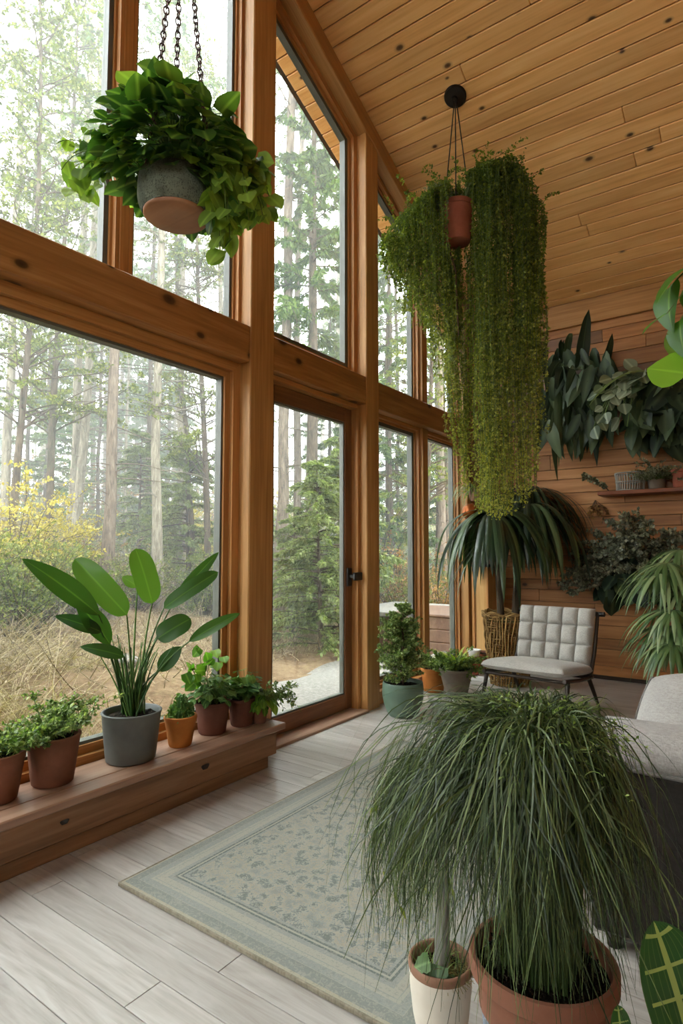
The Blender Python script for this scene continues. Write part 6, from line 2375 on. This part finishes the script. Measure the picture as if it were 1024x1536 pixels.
z_t = H[:, None] * rise[None] - (drop - 0.25 * H)[:, None] * np.clip((t - 0.52) / 0.48, 0, 1)[None] ** 1.25
wob = 0.02 * np.sin(t[None] * rg.uniform(3, 8, (n, 1)) + rg.uniform(0, 6, (n, 1))) * t[None]
aw = az[:, None] + rg.normal(0, 0.35, (n, 1)) * t[None]
P = np.stack([bs[:, :1] + r_t * np.cos(aw) + wob, bs[:, 1:2] + r_t * np.sin(aw) + wob * 0.5, bs[:, 2:3] + z_t], -1)
hit = (P[..., 0] > SX0 - 0.03) & (P[..., 1] > SY0 - 0.03)
P[..., 1] = np.where(hit, SY0 - 0.03, P[..., 1])
W = np.interp(t, [0, 0.3, 0.7, 1], [0.0011, 0.0016, 0.0011, 0.0003])
f = MB()
f.ribbons(P, W * rg.uniform(0.6, 1.4, (n, 1)), nrm(np.stack([-np.sin(az), np.cos(az), 0 * az], 1) + rg.normal(0, 0.4, (n, 3))), 0.2, rg.uniform(0, 1, n) ** 1.3, 2)
f.build('foliage', M['grass_in'], o)
# fine young shoots on the crown
n = 700
bs = c + np.concatenate([np.clip(rg.normal(0, 0.06, (n, 2)), -0.11, 0.11), np.full((n, 1), 0)], 1)
bs[:, 2] = 0.83 - 0.5 * ((bs[:, 0] - c[0]) ** 2 + (bs[:, 1] - c[1]) ** 2) / 0.04 * 0.2
P = arcs(bs, rg.uniform(0, 2 * PI, n), rg.uniform(0.3, 1.5, n), rg.uniform(-0.9, 0.5, n), rg.uniform(0.05, 0.14, n), 8, 1, 0.12, rg)
f = MB()
f.ribbons(P, np.linspace(0.0014, 0.0004, 8), nrm(rg.normal(0, 1, (n, 3))), 0, rg.uniform(0.4, 1, n), 1)
sprout(f, P[:420], 9, 0.008, TINY, rg, 0.8, 0.2, 1.0, 0, tint=0.75)
f.build('young_foliage', M['shrub_in'], o, label='finer fresh green growth on the crown')
# a few long blades that arch far out over the sofa arm and the rug
f = MB()
LB = [((870, 1075), (960, 1070), (1022, 1165), 1.62, 0.003), ((800, 1060), (890, 1050), (1030, 1108), 1.7, 0.0016), ((860, 1080), (930, 1090), (950, 1140), 1.66, 0.002), ((850, 1080), (900, 1085), (942, 1120), 1.68, 0.002), ((700, 1080), (590, 1100), (553, 1200), 1.30, 0.0022),
      ((880, 1180), (960, 1260), (1030, 1330), 1.2, 0.0018), ((850, 1150), (1000, 1210), (1030, 1310), 1.3, 0.0015), ((760, 1055), (650, 1035), (590, 1040), 1.5, 0.002), ((770, 1050), (700, 1010), (640, 1035), 1.55, 0.002), ((800, 1050), (780, 990), (840, 1060), 1.5, 0.0025), ((905, 1180), (800, 1310), (770, 1345), 1.05, 0.003)]
for b, m_, t_, F_, w in LB:
    P = bez(at(*b, F=F_ - 0.15), at(*m_, F=F_), at(*t_, F=F_), 20)
    f.ribbons(P[None], np.interp(np.linspace(0, 1, 20), [0, 0.5, 1], [w, w, w * 0.2]), None, 0.2, 0.3, 2)
f.build('long_foliage', M['grass_in'], o, label='single long blades reaching out')

# ponytail plant in the white pot
c = np.array([-0.697, 1.392, 0.0])
o = thing('ponytail_plant', 'slim grey trunk with thin hanging threads in a small white pot at the rug corner', 'potted plant', c)
mb = MB()
HP = 0.20
mb.lathe([(0.001, 0), (0.046, 0), (0.054, 0.008), (0.068, 0.075), (0.075, 0.14), (0.077, 0.180)], c, 44)
mb.build('pot', M['whitepot'], o, True, label='rounded white pot wall')
mb = MB()
mb.lathe([(0.0772, 0.180), (0.079, 0.187), (0.079, 0.197), (0.076, 0.201), (0.069, 0.199), (0.067, 0.185), (0.064, 0.12), (0.001, 0.12)], c, 44)
mb.build('rim', M['potrim'], o, True, label='brown worn rim')
mb = MB()
mb.disc(c, 0.066, 30, 0.172, 0.006)
mb.build('soil', M['soil'], o)
tb = c + [0.0, 0.005, 0.165]
tt = at(662, 1180, F=1.57)
mb = MB()
mb.tubes(bez(tb, tb * 0.5 + tt * 0.5 + [0.01, 0, 0], tt, 16), np.interp(np.linspace(0, 1, 16), [0, 0.1, 0.5, 1], [0.024, 0.019, 0.015, 0.010]), 12)
mb.build('trunk', M['trunk_grey'], o)
n = 600
m = 24
t = np.linspace(0, 1, m)
# threads fall mostly towards the rug, as a curtain
left = math.atan2(-RT[1], -RT[0])
az = np.where(rg.uniform(0, 1, n) < 0.72, left + rg.normal(0, 0.75, n), rg.uniform(0, 2 * PI, n))
R = rg.uniform(0.05, 0.20, n)
zt = tt[2] + rg.uniform(-0.06, 0.10, n)
ze = rg.uniform(0.22, 0.50, n)
r_t = R[:, None] * np.interp(t, [0, 0.2, 0.4, 0.7, 1], [0.05, 0.5, 0.85, 1.0, 0.98])[None]
z0 = tt[2] - 0.03
z_t = z0 + (zt - z0)[:, None] * np.interp(t, [0, 0.2, 0.35], [0, 0.9, 1.0])[None] - (zt - ze)[:, None] * np.clip((t - 0.22) / 0.78, 0, 1)[None] ** 1.15
aw = az[:, None] + rg.normal(0, 0.25, (n, 1)) * t[None]
wob = 0.006 * np.sin(t[None] * rg.uniform(6, 14, (n, 1)) + rg.uniform(0, 6, (n, 1)))
P = np.stack([tt[0] + r_t * np.cos(aw) + wob, tt[1] + r_t * np.sin(aw) + wob, z_t], -1)
f = MB()
f.ribbons(P, np.interp(t, [0, 0.5, 1], [0.0013, 0.0013, 0.0004]), nrm(rg.normal(0, 1, (n, 3))), 0, rg.uniform(0, 1, n), 1)
f.build('foliage', M['grass_in'], o)
f = MB()
sel = P[np.where(np.cos(az - left) > 0.2)[0][:26]]
sprout(f, sel[:, 8:], 2, 0.030, LANCE, rg, 0.8, 0.3, 1.0, 0.8)
f.build('foliage', M['trail'], o, label='few small pointed leaves among the threads')
f = MB()
n = 40
aa, r_ = rg.uniform(0, 2 * PI, n), 0.055 * np.sqrt(rg.uniform(0, 1, n))
Pg = arcs(np.stack([c[0] + r_ * np.cos(aa), c[1] + r_ * np.sin(aa), np.full(n, 0.175)], 1), rg.uniform(0, 2 * PI, n), rg.uniform(0.5, 1.4, n), rg.uniform(-0.3, 0.8, n), rg.uniform(0.03, 0.07, n), 7, 1, 0.1, rg)
f.ribbons(Pg, np.linspace(0.0022, 0.0004, 7), None, 0.2, rg.uniform(0.3, 1, n), 2)
f.build('grass_tuft', M['shrub_in'], o)
q = c + CAMD(c) * [1, 1, 0] * 0.055 + [0, 0, 0.20] - RT * 0.015
for off, d_, sz, tn in (((0, 0, 0), (-0.2, -0.5, -1), 0.055, 0.2), (RT * 0.025 + [0, 0, -0.008], (0.3, -0.4, -1), 0.05, 0.35), (-RT * 0.01 + [0, 0, 0.02], (-0.6, -0.3, -0.3), 0.045, 0.6), (RT * 0.012 + [0, 0, 0.012], (0.1, -0.6, -0.8), 0.05, 0.3)):
    f = MB()
    p_ = q + np.asarray(off)
    f.leaves(p_[None], np.array([d_]), CAMD(p_)[None] + [0, 0, 0.6], [sz], IVY, [tn])
    f.build('ivy_leaf', M['pepero'], o)
f = MB()
n = 160
aa, r_ = rg.uniform(-0.9, 0.9, n) + math.atan2(RT[1] - 0.6, RT[0]), rg.uniform(0.03, 0.074, n)
bs = np.stack([c[0] + r_ * np.cos(aa), c[1] + r_ * np.sin(aa), np.full(n, 0.182)], 1)
Pg = arcs(bs, rg.uniform(0, 2 * PI, n), rg.uniform(0, 1.2, n), rg.uniform(-1.2, 0.2, n), rg.uniform(0.02, 0.06, n), 6, 1, 0.3, rg)
f.ribbons(Pg, 0.0008, nrm(rg.normal(0, 1, (n, 3))), 0, rg.uniform(0, 1, n), 1)
f.build('moss', M['moss'], o, label='dry moss')

# striped-leaf plant at the lower picture corner
c = np.array([0.02, 0.96, 0.0])
o = thing('zebra_plant', 'dark green leaves with pale cross stripes at the lower picture corner', 'potted plant', c)
add_pot(o, c, 0.11, 0.085, 0.2, M['terra'])
top = top_of(c, 0.2)
ZL = [((1050, 1620), (980, 1381), 0.050, 0.94, 0.5), ((935, 1600), (926, 1507), 0.016, 0.98, 0.9), ((1050, 1620), (1090, 1420), 0.06, 0.98, 0.4), ((1100, 1650), (1180, 1560), 0.05, 1.0, 0.5)]
for b, t_, w, F_, tn in ZL:
    B, T_ = at(*b, F=F_), at(*t_, F=F_ - 0.05)
    mb = MB()
    big_leaf(mb, B, T_, w, CAMD(B) + [0.1, 0.0, 0.35], 0.12, 0.22, 'blunt', 48, 12, tn, 0.03, rg)
    mb.build('leaf', M['zebra'], o)
    mb = MB()
    mb.tubes(bez(top, (top + B) / 2 + [0, 0, 0.03], B, 10), 0.005, 6)
    mb.build('stalk', M['stem'], o)
SKY = 8.6
EXPOSURE = 0.38
# ------------------------------------------------------------------ daylight, camera, view
w = bpy.data.worlds.new('overcast')
SC.world = w
w.use_nodes = True
nt = w.node_tree
nt.nodes.clear()
out = nt.nodes.new('ShaderNodeOutputWorld')
bg = nt.nodes.new('ShaderNodeBackground')
tc = nt.nodes.new('ShaderNodeTexCoord')
sp = nt.nodes.new('ShaderNodeSeparateXYZ')
rp = nt.nodes.new('ShaderNodeValToRGB')
nt.links.new(tc.outputs['Generated'], sp.inputs[0])
nt.links.new(sp.outputs['Z'], rp.inputs['Fac'])
rp.color_ramp.elements[0].position = 0.0
rp.color_ramp.elements[0].color = (0.90, 0.92, 0.90, 1)
rp.color_ramp.elements[1].position = 0.7
rp.color_ramp.elements[1].color = (0.93, 0.98, 1.0, 1)
nt.links.new(rp.outputs['Color'], bg.inputs['Color'])
bg.inputs['Strength'].default_value = SKY
nt.links.new(bg.outputs[0], out.inputs['Surface'])

cam = bpy.data.cameras.new('camera')
cam.sensor_fit = 'VERTICAL'
cam.sensor_height = 36.0
cam.sensor_width = 24.0
cam.lens = FPX / 1536.0 * 36.0
cam.clip_start, cam.clip_end = 0.02, 400
co = bpy.data.objects.new('camera', cam)
COL.objects.link(co)
co.location = tuple(EYE)
co.rotation_euler = (PI / 2 + PITCH, 0, YAW)
SC.camera = co
vs = SC.view_settings
vs.view_transform = 'Standard'
vs.look = 'None'
vs.exposure = EXPOSURE
vs.gamma = 1.0
vs.use_curve_mapping = False
cy = SC.cycles
cy.max_bounces = 7
cy.diffuse_bounces = 5
cy.glossy_bounces = 3
cy.transmission_bounces = 4
cy.transparent_max_bounces = 24
cy.volume_bounces = 0
cy.caustics_reflective = False
cy.caustics_refractive = False
cy.sample_clamp_indirect = 6.0
